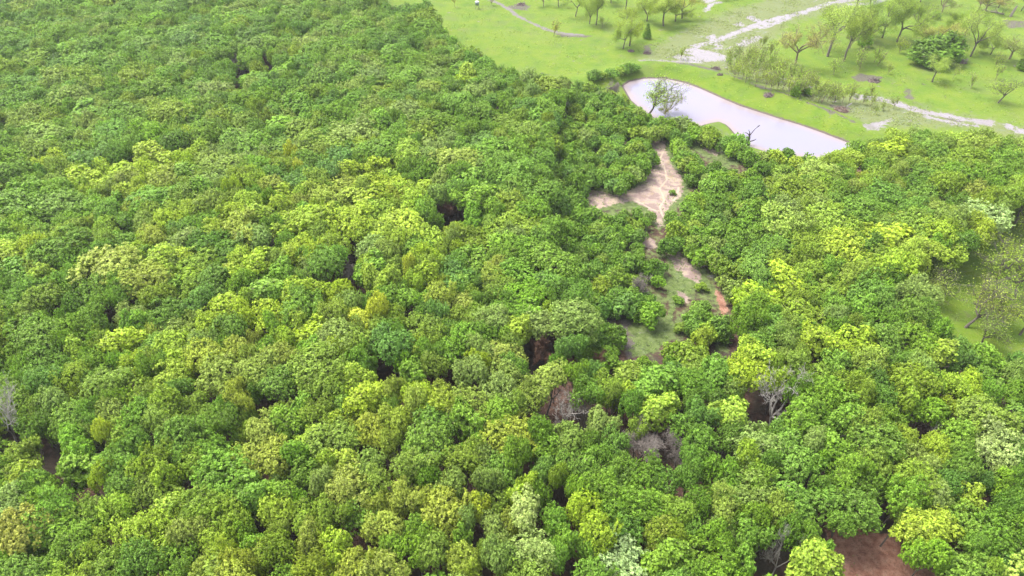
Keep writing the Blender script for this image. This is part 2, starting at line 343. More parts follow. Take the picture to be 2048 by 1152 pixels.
def bark_material(name, lo, hi):
    m, t = mat(name); tc = N(t, 'ShaderNodeTexCoord'); mp = N(t, 'ShaderNodeMapping'); mp.inputs['Scale'].default_value = (5, 5, 1.2)
    L(t, tc.outputs['Object'], mp.inputs[0]); n = noise(t, mp.outputs[0], 2.2, 5, .7)
    b = N(t, 'ShaderNodeBsdfPrincipled', Roughness=.9); L(t, ramp(t, n, [(.3, lo), (.7, hi)]), b.inputs['Base Color'])
    bp = N(t, 'ShaderNodeBump', Strength=.6, Distance=.05); L(t, n, bp.inputs['Height']); L(t, bp.outputs[0], b.inputs['Normal'])
    o = N(t, 'ShaderNodeOutputMaterial'); L(t, b.outputs[0], o.inputs[0]); return m
LEAF = leaf_material()
BARK = bark_material('bark', (.065, .055, .045), (.19, .16, .135))
BARK_TAN = bark_material('tan_bark', (.12, .09, .06), (.30, .24, .17))
PALEWOOD = bark_material('bleached_wood', (.28, .25, .22), (.55, .51, .47))
GREYWOOD = bark_material('weathered_wood', (.15, .125, .11), (.34, .29, .26))
DARKWOOD = bark_material('dark_wood', (.035, .025, .025), (.10, .07, .065))
RUST = bark_material('rusty_needles', (.13, .065, .04), (.28, .15, .10))

# ------------------------------------------------------------------ mesh builders
def unit(v): return v / (np.linalg.norm(v, axis=-1, keepdims=True) + 1e-9)
def rdir(n, zmin=-1.0):
    out = np.zeros((0, 3))
    while len(out) < n:
        d = unit(rng.normal(size=(n * 3, 3))); out = np.vstack([out, d[d[:, 2] > zmin]])
    return out[:n]
def leaf_mesh(name, cen, nor, k, spread, a, b, warmp=.3, var=None, flat=.5):
    """k small diamond leaf sprays round every centre, roughly facing outwards"""
    n = len(cen); c = np.repeat(cen, k, 0); nn = np.repeat(nor, k, 0); M = n * k
    c = c + rng.normal(size=(M, 3)) * spread
    nn = unit(nn * .9 + rng.normal(size=(M, 3)) * .6 + np.array([0, 0, flat]))
    tt = unit(np.cross(nn, rng.normal(size=(M, 3)))); uu = np.cross(nn, tt)
    sa = (a * rng.uniform(.65, 1.3, (M, 1))); sb = (b * rng.uniform(.65, 1.3, (M, 1)))
    v = np.stack([c + tt * sa, c + uu * sb, c - tt * sa, c - uu * sb], 1).reshape(-1, 3)
    f = np.arange(M * 4).reshape(-1, 4)
    me = bpy.data.meshes.new(name); fast_mesh(me, v, f)
    tv = rng.uniform(0, 1, n) if var is None else var
    vv = np.clip(np.repeat(tv, k) * .6 + rng.uniform(0, .4, M), 0, 1)
    wm = np.where(rng.uniform(size=M) < warmp, rng.uniform(.4, 1, M), rng.uniform(0, .25, M))
    bare = (rng.uniform(size=M) < .02).astype(float) * .6
    col = np.stack([vv, wm, bare, np.ones(M)], 1)
    at = me.attributes.new('leafvar', 'FLOAT_COLOR', 'CORNER'); at.data.foreach_set('color', np.repeat(col, 4, 0).astype(np.float32).ravel())
    me.materials.append(LEAF); return me
def tubes_mesh(name, lines, material, sides=None):
    V, F = [], []; base = 0
    for pts, rad in lines:
        pts = np.array(pts, float); n = len(pts)
        s = sides or (7 if rad[0] > .12 else 5 if rad[0] > .04 else 3)
        d = unit(np.gradient(pts, axis=0)); up = np.array([0., 0, 1]) if abs(d[0][2]) < .9 else np.array([1., 0, 0])
        ang = np.arange(s) / s * 2 * math.pi
        for i in range(n):
            e1 = unit(np.cross(d[i], up)); e2 = np.cross(d[i], e1)
            for q in ang: V.append(pts[i] + rad[i] * (math.cos(q) * e1 + math.sin(q) * e2))
        for i in range(n - 1):
            for j in range(s):
                F.append((base + i * s + j, base + i * s + (j + 1) % s, base + (i + 1) * s + (j + 1) % s, base + (i + 1) * s + j))
        base += n * s
    me = bpy.data.meshes.new(name); fast_mesh(me, np.array(V), np.array(F))
    me.polygons.foreach_set('use_smooth', np.ones(len(F), bool)); me.materials.append(material); return me
def branch(p, d, ln, r0, r1, wob=.18, n=5, up=0.0):
    pts = [np.array(p, float)]; d = np.array(d, float)
    for i in range(n):
        d = unit(d + rng.normal(size=3) * wob + np.array([0, 0, up])); pts.append(pts[-1] + d * ln / n)
    return pts, list(np.linspace(r0, r1, n + 1)), d
def skeleton(h, spread, levels=3, r=.22, fork=.35, nb=5, twig=.012, wob=.2, droop=0.0, trunk_dir=(0, 0, 1)):
    """trunk and limbs; returns tube lines and the outer twig points"""
    lines, tips = [], []
    pts, rad, d = branch((0, 0, -.3), trunk_dir, h * fork, r, r * .72, .06, 5, .05); lines.append((pts, rad))
    def rec(p, d, ln, rr, lv):
        k = nb if lv == 0 else random.choice((3, 4) if lv < 3 else (2, 3, 3))
        for i in range(k):
            az = i / k * 2 * math.pi + random.uniform(-.5, .5); el = random.uniform(.35, 1.0) * (1 if lv else .9)
            side = unit(np.cross(d, [math.cos(az), math.sin(az), .3]))
            dd = unit(d * math.cos(el) + side * math.sin(el) * spread + np.array([0, 0, .15 - droop]))
            l2 = ln * random.uniform(.55, 1.0); j = random.uniform(.0, .35) if lv == 0 else random.uniform(0, .5)
            q = p - d * ln * j * .3
            bp_, br, bd = branch(q, dd, l2, rr * .62, rr * .3, wob, 5, .03 - droop)
            lines.append((bp_, br))
            if lv >= levels - 2: tips.extend(bp_[2:])
            if lv < levels - 1: 
                rec(bp_[-1], bd, l2 * .68, rr * .42, lv + 1)
                if random.random() < .8: rec(bp_[3], bd, l2 * .5, rr * .34, lv + 1 if lv < levels - 2 else lv + 1)
    rec(pts[-1], d, h * (1 - fork) * .62, r, 0)
    lines = [(a, [max(x, twig) for x in b]) for a, b in lines]
    return lines, np.array(tips)
def dome_crown(name, Rr, Hc, nl, lobe, k=6, a=.17, b=.12, warm=.3, zmin=-.35, zc=0, tufts=46, squash=1.0, multi=0):
    """crown of overlapping leafy lobes with gaps between them"""
    i = np.arange(nl) + .5
    zz = 1 - (1 - zmin) * i / nl; ph = i * 2.39996 + random.uniform(0, 6)
    rr = np.sqrt(1 - zz ** 2); d = unit(np.stack([rr * np.cos(ph), rr * np.sin(ph), zz], 1) + rng.normal(size=(nl, 3)) * .13)
    lr = lobe * Rr * rng.uniform(.62, 1.35, nl); rad = rng.uniform(.52, .90, nl)
    p0 = random.uniform(0, 6); ax = 1 + .16 * np.cos(ph + p0) + .12 * np.cos(2 * ph + p0 * 2)
    lc = d * np.array([Rr, Rr, Hc]) * (rad * ax)[:, None] + np.array([0, 0, zc])
    if multi:
        a0 = random.uniform(0, 6); mj = np.array([(math.cos(a0 + q_ * 6.283 / multi + random.uniform(-.4, .4)) * Rr * random.uniform(.36, .52), math.sin(a0 + q_ * 6.283 / multi) * Rr * random.uniform(.36, .52), random.uniform(-.45, .25) * Hc) for q_ in range(multi)])
        lc = (lc - np.array([0, 0, zc])) * rng.uniform(.52, .68, (nl, 1)) + mj[np.arange(nl) % multi] + np.array([0, 0, zc]); lr = lr * .86
    cs, ns, vs = [], [], []
    for j in range(nl):
        n = int(tufts * (lr[j] / (lobe * Rr)) ** 2)
        q = rdir(n * 2); q = q[(q @ d[j]) > -.25][:n]
        p = lc[j] + q * lr[j] * rng.uniform(.62, 1.22, (len(q), 1)) * np.array([1, 1, squash])
        cs.append(p); ns.append(unit(q + d[j] * .4)); vs.append(np.clip(rng.normal(.5, .30, len(q)) + rng.normal(0, .12), 0, 1))
    ni = tufts * 4; q = rdir(ni); p = q * np.array([Rr, Rr, Hc]) * rng.uniform(.25, .66, (ni, 1)) + np.array([0, 0, zc])
    cs.append(p); ns.append(q); vs.append(rng.uniform(.2, .8, ni))
    return leaf_mesh(name, np.vstack(cs), np.vstack(ns), k, .09, a, b, warm, np.concatenate(vs))
def link(name, me, parent=None):
    o = bpy.data.objects.new(name, me); C.objects.link(o)
    if parent: o.parent = parent
    return o
def root(name): o = bpy.data.objects.new(name, None); o.empty_display_size = .5; return o

# each prototype: list of (part name, mesh); crowns have radius about RP at scale 1
PROTO = {}
def add_proto(kind, parts, rp, hp):
    if kind in ('oak', 'tall', 'shrub'):
        me = parts[1][1]; co = np.empty(len(me.vertices) * 3, np.float32); me.vertices.foreach_get('co', co); co = co.reshape(-1, 3)
        rp, hp = float(np.percentile(np.hypot(co[:, 0], co[:, 1]), 96)), float(np.percentile(co[:, 2], 99.5))
    PROTO.setdefault(kind, []).append(dict(parts=parts, r=rp, h=hp))
def simple_trunk(name, h, r=.17, sp=.55):
    lines, _ = skeleton(h, sp, 2, r, .45, 4, .03, .12); return tubes_mesh(name, lines, BARK)
for i in range(11):   # broad oaks, some domed, some of several heads
    ml = (0, 3, 0, 4, 2, 0, 5, 3, 2, 4, 3)[i]; i7 = i % 7
    Rr = 3.3; Hc = Rr * (.68, .85, .75, .95, .62, .8, .9)[i7]
    cr = dome_crown('crown', Rr, Hc, (24, 30, 20, 26, 34, 28, 22)[i7] + (10 if ml else 0), (.34, .30, .38, .33, .28, .31, .36)[i7], k=9, a=.13, b=.09, warm=.25 + .03 * i, zc=9.6 - Hc, tufts=46, multi=ml)
    add_proto('oak', [('trunk', simple_trunk('trunk', 8.2)), ('crown', cr)], Rr, 9.6)
for i in range(3):   # taller, tighter crowns of young leaf
    Rr = 2.7; Hc = 3.6
    cr = dome_crown('crown', Rr, Hc, (34, 40, 30)[i], .30, k=6, a=.19, b=.13, warm=.35, zmin=-.6, zc=6.9, tufts=44, multi=(0, 2, 3)[i])
    add_proto('tall', [('trunk', simple_trunk('trunk', 9.0, .16)), ('crown', cr)], Rr, 10.5)
for i in range(4):   # scrub
    Rr = 1.9; Hc = 1.9
    cr = dome_crown('foliage', Rr, Hc, (15, 19, 13, 17)[i], .42, k=6, a=.17, b=.11, warm=.25, zmin=-.6, zc=2.0, tufts=40, multi=(0, 3, 2, 4)[i])
    add_proto('shrub', [('stem', simple_trunk('stem', 3.4, .08, .8)), ('foliage', cr)], Rr, 4.1)
def leafy_skeleton(h, spread, levels, r, fork, k, lsp, a, b, keep=1.0, bark=BARK, warm=.45, nb=5, wob=.2, names=('trunk', 'crown'), td=(0, 0, 1), droop=0.0):
    lines, tips = skeleton(h, spread, levels, r, fork, nb, .016, wob, droop, td)
    t_ = tips[rng.uniform(size=len(tips)) < keep]
    nor = unit(t_ - np.array([0, 0, h * .55])); cr = leaf_mesh(names[1], t_, nor, k, lsp, a, b, warm)
    rr = np.percentile(np.hypot(tips[:, 0], tips[:, 1]), 92)
    return [(names[0], tubes_mesh(names[0], lines, bark)), (names[1], cr)], rr, tips[:, 2].max()
for i in range(5):   # big pasture trees just coming into leaf
    p_, rr, hh = leafy_skeleton(17, 1.0, 4, .33, (.26, .32, .22, .38, .3)[i], 4, .55, .105, .075, 1.0, warm=.25, wob=.22, nb=(5, 4, 6, 4, 5)[i], td=((0, 0, 1), (.1, .05, 1), (-.08, 0, 1), (.16, 0, 1), (0, .08, 1))[i])
    add_proto('pasture', p_, rr, hh)
for i in range(2):   # nearly bare twiggy ones
    p_, rr, hh = leafy_skeleton(15, 1.0, 5, .36, .28, 1, .25, .09, .06, .35, BARK_TAN, .45, wob=.25)
    add_proto('twiggy', p_, rr, hh)
for i in range(3):   # open leaning trees in the gap at the right edge of the wood
    p_, rr, hh = leafy_skeleton(10, 1.0, 4, .20, .3, 2, .5, .105, .075, .26, BARK, .2, td=((.25, 0, 1), (0, .1, 1), (.1, -.1, 1))[i])
    add_proto('open', p_, rr, hh)
for i in range(4):   # saplings
    p_, rr, hh = leafy_skeleton(6.5, .7, 3, .09, (.25, .15, .3, .2)[i], 1, .3, .12, .08, .7, BARK_TAN, .5, nb=6, names=('trunk', 'crown'))
    add_proto('sapling', p_, rr, hh)
for i in range(3):   # bare dead trees
    lines, tips = skeleton(9.5, .95, 5, .21, .3, 4, .008, .14)
    add_proto('dead', [('trunk', tubes_mesh('trunk', lines[:1], PALEWOOD)), ('branches', tubes_mesh('branches', lines[1:], PALEWOOD))], np.percentile(np.hypot(tips[:, 0], tips[:, 1]), 95), tips[:, 2].max())
for k_, M_ in (('deadgrey', GREYWOOD), ('deadrust', RUST)):
    lines, tips = skeleton(8.5, 1.0, 5, .12, .3, 5, .008 if k_ == 'deadgrey' else .03, .2)
    lines2 = lines[1:] + [branch(q, unit(rng.normal(size=3)), .5, .014, .008, .3, 2)[:2] for q in tips[::(6 if k_ == 'deadgrey' else 2)]]
    add_proto(k_, [('trunk', tubes_mesh('trunk', lines[:1], M_)), ('branches', tubes_mesh('branches', lines2, M_))], np.percentile(np.hypot(tips[:, 0], tips[:, 1]), 95), tips[:, 2].max())
# conical evergreen
i_ = np.arange(60); hz = .6 + 3.9 * (i_ / 60); rr_ = 1.35 * (1 - i_ / 66.)
cc_ = np.concatenate([np.stack([rr_ * np.cos(i_ * 2.4 + k) * s, rr_ * np.sin(i_ * 2.4 + k) * s, hz + rng.normal(size=60) * .1], 1) for k in range(4) for s in (1., .8)])
add_proto('conifer', [('trunk', tubes_mesh('trunk', [branch((0, 0, 0), (0, 0, 1), 4.4, .09, .02, .02)[:2]], BARK)),
                      ('foliage', leaf_mesh('foliage', cc_, unit(cc_ * np.array([1, 1, .2])), 9, .15, .16, .06, .1))], 1.35, 4.6)

USED = set()
def plant(kind, idx, x, y, z, s, sz, rz, tnt, name, label=None, cat='tree', group=None, lean=(0, 0)):
    """one plant: an Empty at its foot carrying its own trunk and crown"""
    pr = PROTO[kind][idx % len(PROTO[kind])]
    r = root(name); C.objects.link(r); r.location = (x, y, z); q_ = (math.sin(x * 12.9 + y * 7.3) * 43.7) % 1 * .3 + .86; r.scale = (s * q_, s / q_, sz); r.rotation_euler = (Matrix.Rotation(lean[1], 3, 'Y') @ Matrix.Rotation(lean[0], 3, 'X') @ Matrix.Rotation(rz, 3, 'Z')).to_euler()
    for n, me in pr['parts']:
        o = bpy.data.objects.new(n, me); C.objects.link(o); o.parent = r
        if n in ('crown', 'foliage'): o['tint'] = tnt
    r['category'] = cat
    if label: r['label'] = label
    if group: r['group'] = group
    return r
# ------------------------------------------------------------------ crowns read from the photograph: x, y, width (photo pixels), colour
CROWNS = """65,915,95,G 38,1070,95,A 100,1070,80,B 42,970,60,L 112,1008,75,B 155,895,75,B 198,886,42,Y 140,950,50,D 275,890,60,G 350,885,80,G 300,935,80,O 238,940,70,G 342,942,45,L
250,990,60,G 190,992,55,S 292,1008,65,S 445,950,105,G 498,920,60,P 440,1035,85,O 345,1055,90,L 280,1070,75,L 265,1030,60,G 170,1085,80,G 175,1035,70,O 450,1100,45,L 485,1070,40,B
485,1130,60,P 210,1110,70,O 330,1110,60,L 290,1130,80,G 130,1125,70,G 10,1130,60,B 430,1140,60,P 370,1135,70,G 542,925,85,P 600,915,50,B 600,960,45,B 532,985,60,B 570,985,50,B
672,895,90,O 648,922,35,L 685,945,70,L 642,972,50,S 820,950,75,S 760,970,60,S 695,990,90,P 770,1000,80,P 870,900,95,G 930,930,80,O 865,960,50,D 912,985,60,S 970,950,50,S 880,1035,90,P
968,1025,38,Y 935,1030,40,S 560,1025,60,L 600,1060,80,O 650,1030,70,O 700,1060,70,P 760,1070,70,P 752,1085,35,Y 668,1100,60,L 570,1100,70,O 835,1105,70,B 780,1130,80,P 930,1120,60,P
930,1075,35,B 985,1080,70,S 880,1110,60,S 1000,1130,60,S 620,1140,60,P 530,1120,60,P 700,1140,70,P 1040,925,55,G 1085,905,55,B 1130,890,65,S 1130,940,60,G 1075,960,60,T 1050,975,40,L
1060,1030,85,W 1065,1095,75,W 1030,1070,50,P 1110,970,45,O 1152,982,50,B 1200,985,70,G 1195,925,55,G 1160,1015,60,L 1182,1070,70,L 1122,1072,45,B 1215,1035,60,G 1288,1020,85,G 1325,975,55,T
1240,1125,100,W 1300,1080,50,P 1342,1080,65,O 1330,1130,75,B 1280,1110,55,O 1370,1040,60,O 1400,1010,60,D 1435,1020,70,S 1450,955,75,G 1388,930,50,G 1440,1075,60,G 1490,925,40,L 1520,970,60,G
1520,1040,60,G 1500,1090,70,B 1485,1130,45,B 1110,1130,50,B 1160,1110,50,G 1310,960,30,B 1275,872,40,L 1350,880,50,G 1585,925,90,G 1635,885,55,S 1680,915,75,B 1755,895,95,G 1745,940,60,O
1868,915,65,L 1905,880,70,B 1990,890,85,W 2025,920,70,T 1845,955,80,S 1870,1000,70,S 1920,950,60,G 1555,985,90,G 1715,1010,85,T 1680,1050,60,G 1800,990,70,B 1850,1060,105,L 1795,1040,60,O
1925,1070,85,G 1930,1012,50,L 1995,1015,55,D 1610,1110,75,L 1645,1135,30,B 2035,1060,60,B 1990,1090,90,D 1850,1112,65,B 2005,970,40,B 2040,980,40,G 1960,1110,60,G 1570,1060,50,D 1620,1070,50,G
1990,1145,30,L 80,612,75,O 30,630,60,G 130,650,50,D 195,632,60,G 245,600,50,G 295,655,45,B 318,605,60,O 395,612,65,T 350,680,80,S 255,690,75,L 152,715,45,L 90,690,80,G 138,748,55,D
200,728,55,G 355,765,72,L 300,752,50,G 108,768,70,T 50,760,50,G 225,775,80,S 70,830,95,G 140,850,75,G 238,838,70,S 330,815,75,O 325,855,70,S 440,750,85,P 480,715,60,P 480,790,60,P
450,850,60,G 500,635,50,L 470,665,60,G 380,660,60,O 410,700,60,S 545,640,75,L 615,618,80,G 640,588,50,L 565,688,50,L 615,705,50,B 695,618,45,S 748,617,38,Z 805,600,75,G 665,675,80,S
760,655,50,O 870,632,45,T 922,622,62,P 980,645,65,S 975,605,45,D 785,695,75,T 850,665,70,O 925,690,85,G 925,745,55,G 712,722,55,G 820,750,50,B 712,770,50,L 865,735,50,O 572,725,60,P
560,780,80,G 655,785,70,O 790,780,45,P 820,800,45,P 770,815,60,L 960,820,90,O 1000,720,75,P 965,730,40,L 1000,795,70,S 875,820,80,L 565,845,60,O 638,840,60,O 690,835,50,B 860,860,80,G
790,860,60,P 660,865,40,L 1058,592,75,B 1160,600,80,G 1085,650,70,S 1180,665,55,G 1232,675,40,D 1300,632,50,B 1245,610,50,T 1130,700,50,T 1055,725,80,P 1040,800,70,S 1160,750,50,G
1215,722,50,G 1265,755,65,O 1220,785,65,O 1300,760,50,G 1322,825,75,L 1270,822,45,T 1380,720,65,O 1370,780,60,G 1405,672,35,L 1370,640,35,B 1412,608,40,B 1485,592,40,L 1490,640,60,G
1495,750,80,L 1455,838,75,L 1500,700,60,G 1160,840,75,S 1200,850,60,S 1075,860,50,D 1400,840,60,T 1665,590,85,O 1770,625,60,T 1830,635,60,G 1675,640,40,S 1710,620,50,B 1572,680,50,S
1630,690,70,L 1712,690,65,L 1750,660,50,G 1825,690,70,G 1590,740,75,O 1550,720,55,S 1670,740,55,B 1740,735,70,S 1840,740,50,S 1915,742,60,T 1980,725,55,B 2020,740,40,T 1940,785,60,L
1980,800,35,B 1900,787,60,L 1960,835,105,S 2030,800,60,G 1805,800,45,L 1620,780,50,B 1720,800,55,O 1685,835,60,B 1605,840,90,G 1590,790,50,D 1745,850,60,O 1860,775,50,G 235,375,40,L
265,395,50,L 290,375,35,L 60,540,45,L 138,458,50,B 30,400,55,B 335,455,60,L 465,380,30,L 455,445,35,L 345,560,40,L 480,560,45,Y 395,308,40,L 430,310,50,S 262,448,60,G 380,395,60,O
600,510,75,L 762,435,65,L 572,405,60,L 585,305,22,Y 597,325,20,Y 605,338,20,Y 590,375,70,T 748,338,55,L 735,375,50,L 815,530,32,Y 790,555,50,L 850,555,50,L 850,510,55,L 755,565,45,L
910,555,70,T 922,400,45,B 920,450,50,B 565,550,60,B 655,535,65,G 650,580,60,L 1000,490,60,B 745,505,70,S 840,28,60,D 700,95,50,G 1058,340,50,G 1870,480,75,L 1960,440,80,W 1900,440,60,S
1850,400,60,G 2020,400,60,O 1830,300,60,G 1790,290,50,V 1900,290,55,V 1960,285,50,O 2020,330,70,L 1880,340,70,O 1760,330,60,O 1700,330,60,V 1990,360,60,G 1940,390,50,P 1770,400,70,G 1660,420,60,G
240,140,50,G 165,75,40,G 300,130,50,G 420,60,40,T 560,110,45,O 640,230,45,B 925,175,38,L 920,215,60,G 980,210,50,T 780,130,55,G 790,90,60,D 660,350,60,T 480,250,60,O"""
SCRUB = [(1150,140),(1250,155),(1340,200),(1460,240),(1560,270),(1660,285),(1690,310),(1560,400),(1520,520),(1500,600),(1470,700),(1440,760),(1250,770),(1170,720),(1150,600),(1110,480),(1080,350),(1110,250)]
OPENW = [(1870,560),(1880,520),(1990,470),(2048,420),(2300,400),(2300,800),(2060,735),(1985,695),(1900,650)]   # open-grown trees over the right-hand meadow

RS = 4; rx0, ry0 = -240, -140
RXX, RYY = np.meshgrid(np.arange(rx0, 2340, RS), np.arange(ry0, 1420, RS))
OPENR = np.zeros(RXX.shape, bool)
def mark(pts):
    p = np.array(pts, float); ins = np.zeros(RXX.shape, bool)
    for i in range(len(p)):
        ax, ay = p[i]; bx, by = p[(i + 1) % len(p)]
        c = ((ay > RYY) != (by > RYY)) & (RXX < (bx - ax) * (RYY - ay) / (by - ay + 1e-9) + ax); ins ^= c
    return ins
for p_ in OPEN: OPENR |= mark(p_)
for gx, gy, a_, b_ in GAPS: OPENR |= ((RXX - gx) / (a_ * .85)) ** 2 + ((RYY - gy) / (b_ * .9)) ** 2 < 1
def is_open(px, py):
    i, j = int((py - ry0) / RS), int((px - rx0) / RS)
    return 0 <= i < OPENR.shape[0] and 0 <= j < OPENR.shape[1] and OPENR[i, j]
def blocked(x, y, z, Rr, Hc, k=.8):
    for dx, dz in ((0, .9), (0, 0), (0, -.7), (-1, 0), (1, 0), (-.7, .6), (.7, .6), (-.7, -.5), (.7, -.5)):
        px, py, d = proj(x + dx * Rr * k, y, z + dz * Hc * k)
        if is_open(px, py): return True
    return False
BARE = [(38, 900, 20, 845, 22, 46), (1540, 858, 1530, 810, 26, 34), (1845, 905, 1842, 862, 16, 16), (1975, 950, 1975, 930, 12, 10), (1275, 935, 1270, 900, 18, 14), (1350, 935, 1348, 905, 10, 10),
        (716, 592, 712, 560, 10, 16), (900, 446, 903, 420, 18, 12), (541, 158, 541, 134, 9, 12), (476, 205, 478, 172, 10, 10), (480, 165, 480, 136, 10, 10), (1128, 860, 1130, 832, 14, 14), (1072, 728, 1072, 700, 14, 10), (88, 935, 84, 905, 6, 14), (1540, 1160, 1542, 1110, 10, 30), (548, 520, 548, 490, 8, 14)]
BXY = [P(a, b)[0] for a, b, *_ in BARE]
BARE = [(P(a, b)[0][1], c, d, e, f) for a, b, c, d, e, f in BARE]
def hides_bare(x, y, z, Rr):
    if any((x - u) ** 2 + (y - v) ** 2 < (Rr * .6 + .4) ** 2 for u, v in BXY): return True
    px, py, d = proj(x, y, z); q = FPX * Rr / d
    return any(y < yb + 1.5 and abs(px - c) < e + q * .72 and abs(py - d_) < f + q * .65 for yb, c, d_, e, f in BARE)
trees = []          # x, y, R, H, code, kind, hand placed
cellmap = {}
def near(x, y, Rr, f):
    cx, cy = int(x // 6), int(y // 6)
    for a in range(cx - 2, cx + 3):
        for b in range(cy - 2, cy + 3):
            for (u, v, q) in cellmap.get((a, b), ()):
                if (u - x) ** 2 + (v - y) ** 2 < (f * (q + Rr)) ** 2: return True
    return False
def put(x, y, Rr, H, code, kind, hand=False):
    trees.append(dict(x=x, y=y, R=Rr, H=H, code=code, kind=kind, hand=hand)); cellmap.setdefault((int(x // 6), int(y // 6)), []).append((x, y, Rr))
def wood_h(x, y): return 9.6 + 1.0 * math.sin(x * .13 + 2) * math.cos(y * .11) + random.uniform(-1.0, 1.2)
hand_pts = []
for tok in CROWNS.split():
    px, py, d, code = tok.split(','); px, py, d = float(px), float(py), float(d)
    scrub = in_poly(px, py, SCRUB)
    H = random.uniform(4.0, 5.2) if scrub else wood_h(*P(px, py, 8)[0])
    (x, y), t = P(px, py, H - (1.4 if scrub else 2.2)); Rr = d * t / (2 * FPX) * 1.08
    hand_pts.append((x, y, code))
    if near(x, y, Rr, .47) or hides_bare(x, y, H - Rr * .7, Rr * .8) or (not scrub and blocked(x, y, H - Rr * .8, Rr, Rr, .6)) or (scrub and blocked(x, y, H - Rr * .8, Rr, Rr, 1.05)): continue
    put(x, y, Rr, H, code, 'shrub' if scrub else ('tall' if (code in 'LBY' and random.random() < .6 and Rr < 3.2) else 'oak'), True)
HP = np.array([(a, b) for a, b, _ in hand_pts]); HCd = [c for *_, c in hand_pts]
def pick_code(x, y, px, py):
    d2 = ((HP - (x, y)) ** 2).sum(1); k = int(d2.argmin())
    if d2[k] < 100 and random.random() < .35 and HCd[k] not in 'YWA': return HCd[k]
    if px > 1560 and py < 480: ws = dict(O=.25, G=.22, V=.2, L=.1, P=.1, S=.08, D=.05)
    elif in_poly(px, py, SCRUB): ws = dict(G=.38, D=.13, B=.18, T=.09, O=.14, S=.08)
    elif py < 330: ws = dict(G=.38, T=.10, S=.18, O=.18, B=.12, D=.04)
    elif px > 1050: ws = dict(G=.3, B=.15, O=.13, S=.12, T=.1, D=.1, L=.1)
    else: ws = dict(G=.27, O=.19, P=.12, L=.12, S=.14, B=.11, D=.05)
    return random.choices(list(ws), list(ws.values()))[0]
for Rlo, Rhi, tries, f, hk in ((4.0, 5.2, 2500, .70, 1.03), (3.0, 4.0, 14000, .62, 1.0), (2.1, 3.0, 30000, .55, .97), (1.4, 2.1, 36000, .53, .9)):
    for _ in range(tries):
        x, y = random.uniform(-225, 235), random.uniform(16, 300)
        px, py, _d = proj(x, y, 7.5)
        if not (-170 < px < 2220 and -110 < py < 1330): continue
        scrub = in_poly(px, py, SCRUB); Rr = random.uniform(Rlo, Rhi)
        if scrub and Rr > 2.75: continue
        if scrub: Rr *= .8
        if near(x, y, Rr, f): continue
        H = random.uniform(1.75, 2.3) * Rr + .3 if scrub else wood_h(x, y) * hk
        if blocked(x, y, H - Rr * .8, Rr, Rr, 1.12 if scrub else 1.0) or hides_bare(x, y, H - Rr * .7, Rr): continue
        bx, by, _d = proj(x, y, .9)
        if 0 < bx < 2048 and 0 < by < 300 and in_poly(bx, by, FIELD): continue
        if in_poly(px, py, OPENW): continue
        code = pick_code(x, y, px, py)
        put(x, y, Rr, H, code, 'shrub' if scrub or (hk < .8 and random.random() < .6) else ('tall' if code in 'LB' and random.random() < .5 else 'oak'))
for i, tr in enumerate(trees):
    Hc = tr['R'] * .9; px, py, d = proj(tr['x'], tr['y'], tr['H'] - Hc * .6)
    tr.update(px=px, py=py, vis=tr['R'] / d if (-25 < px < 2073 and -20 < py < 1175) else 0)
    b = PROTO[tr['kind']]; tr['idx'] = random.randrange(len(b)); pr = b[tr['idx']]
    tr['s'] = tr['R'] * 1.09 / pr['r']; tr['sz'] = tr['H'] / pr['h']; tr['rz'] = random.uniform(0, 6.28); tr['tint'] = tint(tr['code'])
    tr['z'] = 0; tr['w'] = random.uniform(.86, 1.16); tr['lean'] = (random.uniform(-.1, .1), random.uniform(-.1, .1))
zz = height(np.array([t_['x'] for t_ in trees]), np.array([t_['y'] for t_ in trees]))
for t_, z_ in zip(trees, zz): t_['z'] = float(max(z_, .3))

# ------------------------------------------------------------------ labels: colour, size and the nearest thing one can find
MARKS = [(750,615,'the small yellow crown'),(408,795,'the black gap beside the lime tree'),(910,765,'the tall brown gap'),(105,890,'the dark gap at lower left'),(12,845,'the white dead tree'),
    (38,1070,'the tan crown at lower left'),(1530,800,'the spreading pale dead tree'),(1745,1110,'the red soil patch'),(1240,1125,'the silvery crown on the bottom edge'),(1060,1040,'the tall silvery crown'),
    (1290,690,'the grassy clearing'),(1445,615,'the orange soil strip'),(1310,390,'the pink eroded soil'),(1368,540,'the lower pink soil strip'),(1450,270,'the shore of the pond'),(1700,305,'the tip of the pond'),
    (1840,850,'the pale dead branches at right'),(815,540,'the golden crown near the centre'),(600,510,'the lime crown left of centre'),(905,415,'the brown bare crown'),(540,128,'the rusty dead tree'),
    (355,765,'the tall lime tree'),(2030,720,'the meadow on the right edge'),(1960,440,'the whitish blossoming crown'),(1995,1015,'the dark round crown at lower right'),(860,985,'the reddish gap'),
    (745,908,'the broad brown gap'),(1695,878,'the narrow purple gap'),(2008,820,'the gap at the right edge'),(1270,905,'the grey twiggy tree'),(560,1150,'the bottom edge'),(0,600,'the left edge'),
    (1662,998,'the dark gap above the red soil'),(968,1025,'the small lemon crown'),(1885,742,'the dark gap below the meadow'),(2048,1152,'the lower right corner'),
    (1120,790,'the grey-green slope'),(1870,480,'the bright lime crown at right'),(1185,405,'the left end of the pink soil')]
MARKS = [m_ for m_ in MARKS if m_[2] != 'the grey-green slope']
CN = {'Z': 'bright yellow', 'Y': 'yellowish', 'L': 'lime green', 'B': 'bright green', 'G': 'mid green', 'D': 'deep green', 'T': 'blue green', 'S': 'sage green', 'O': 'olive green', 'P': 'pale olive', 'A': 'tan', 'W': 'silvery green', 'V': 'yellow green'}
ORD = ['', 'second', 'third', 'fourth', 'fifth', 'sixth', 'seventh', 'eighth', 'ninth', 'tenth']
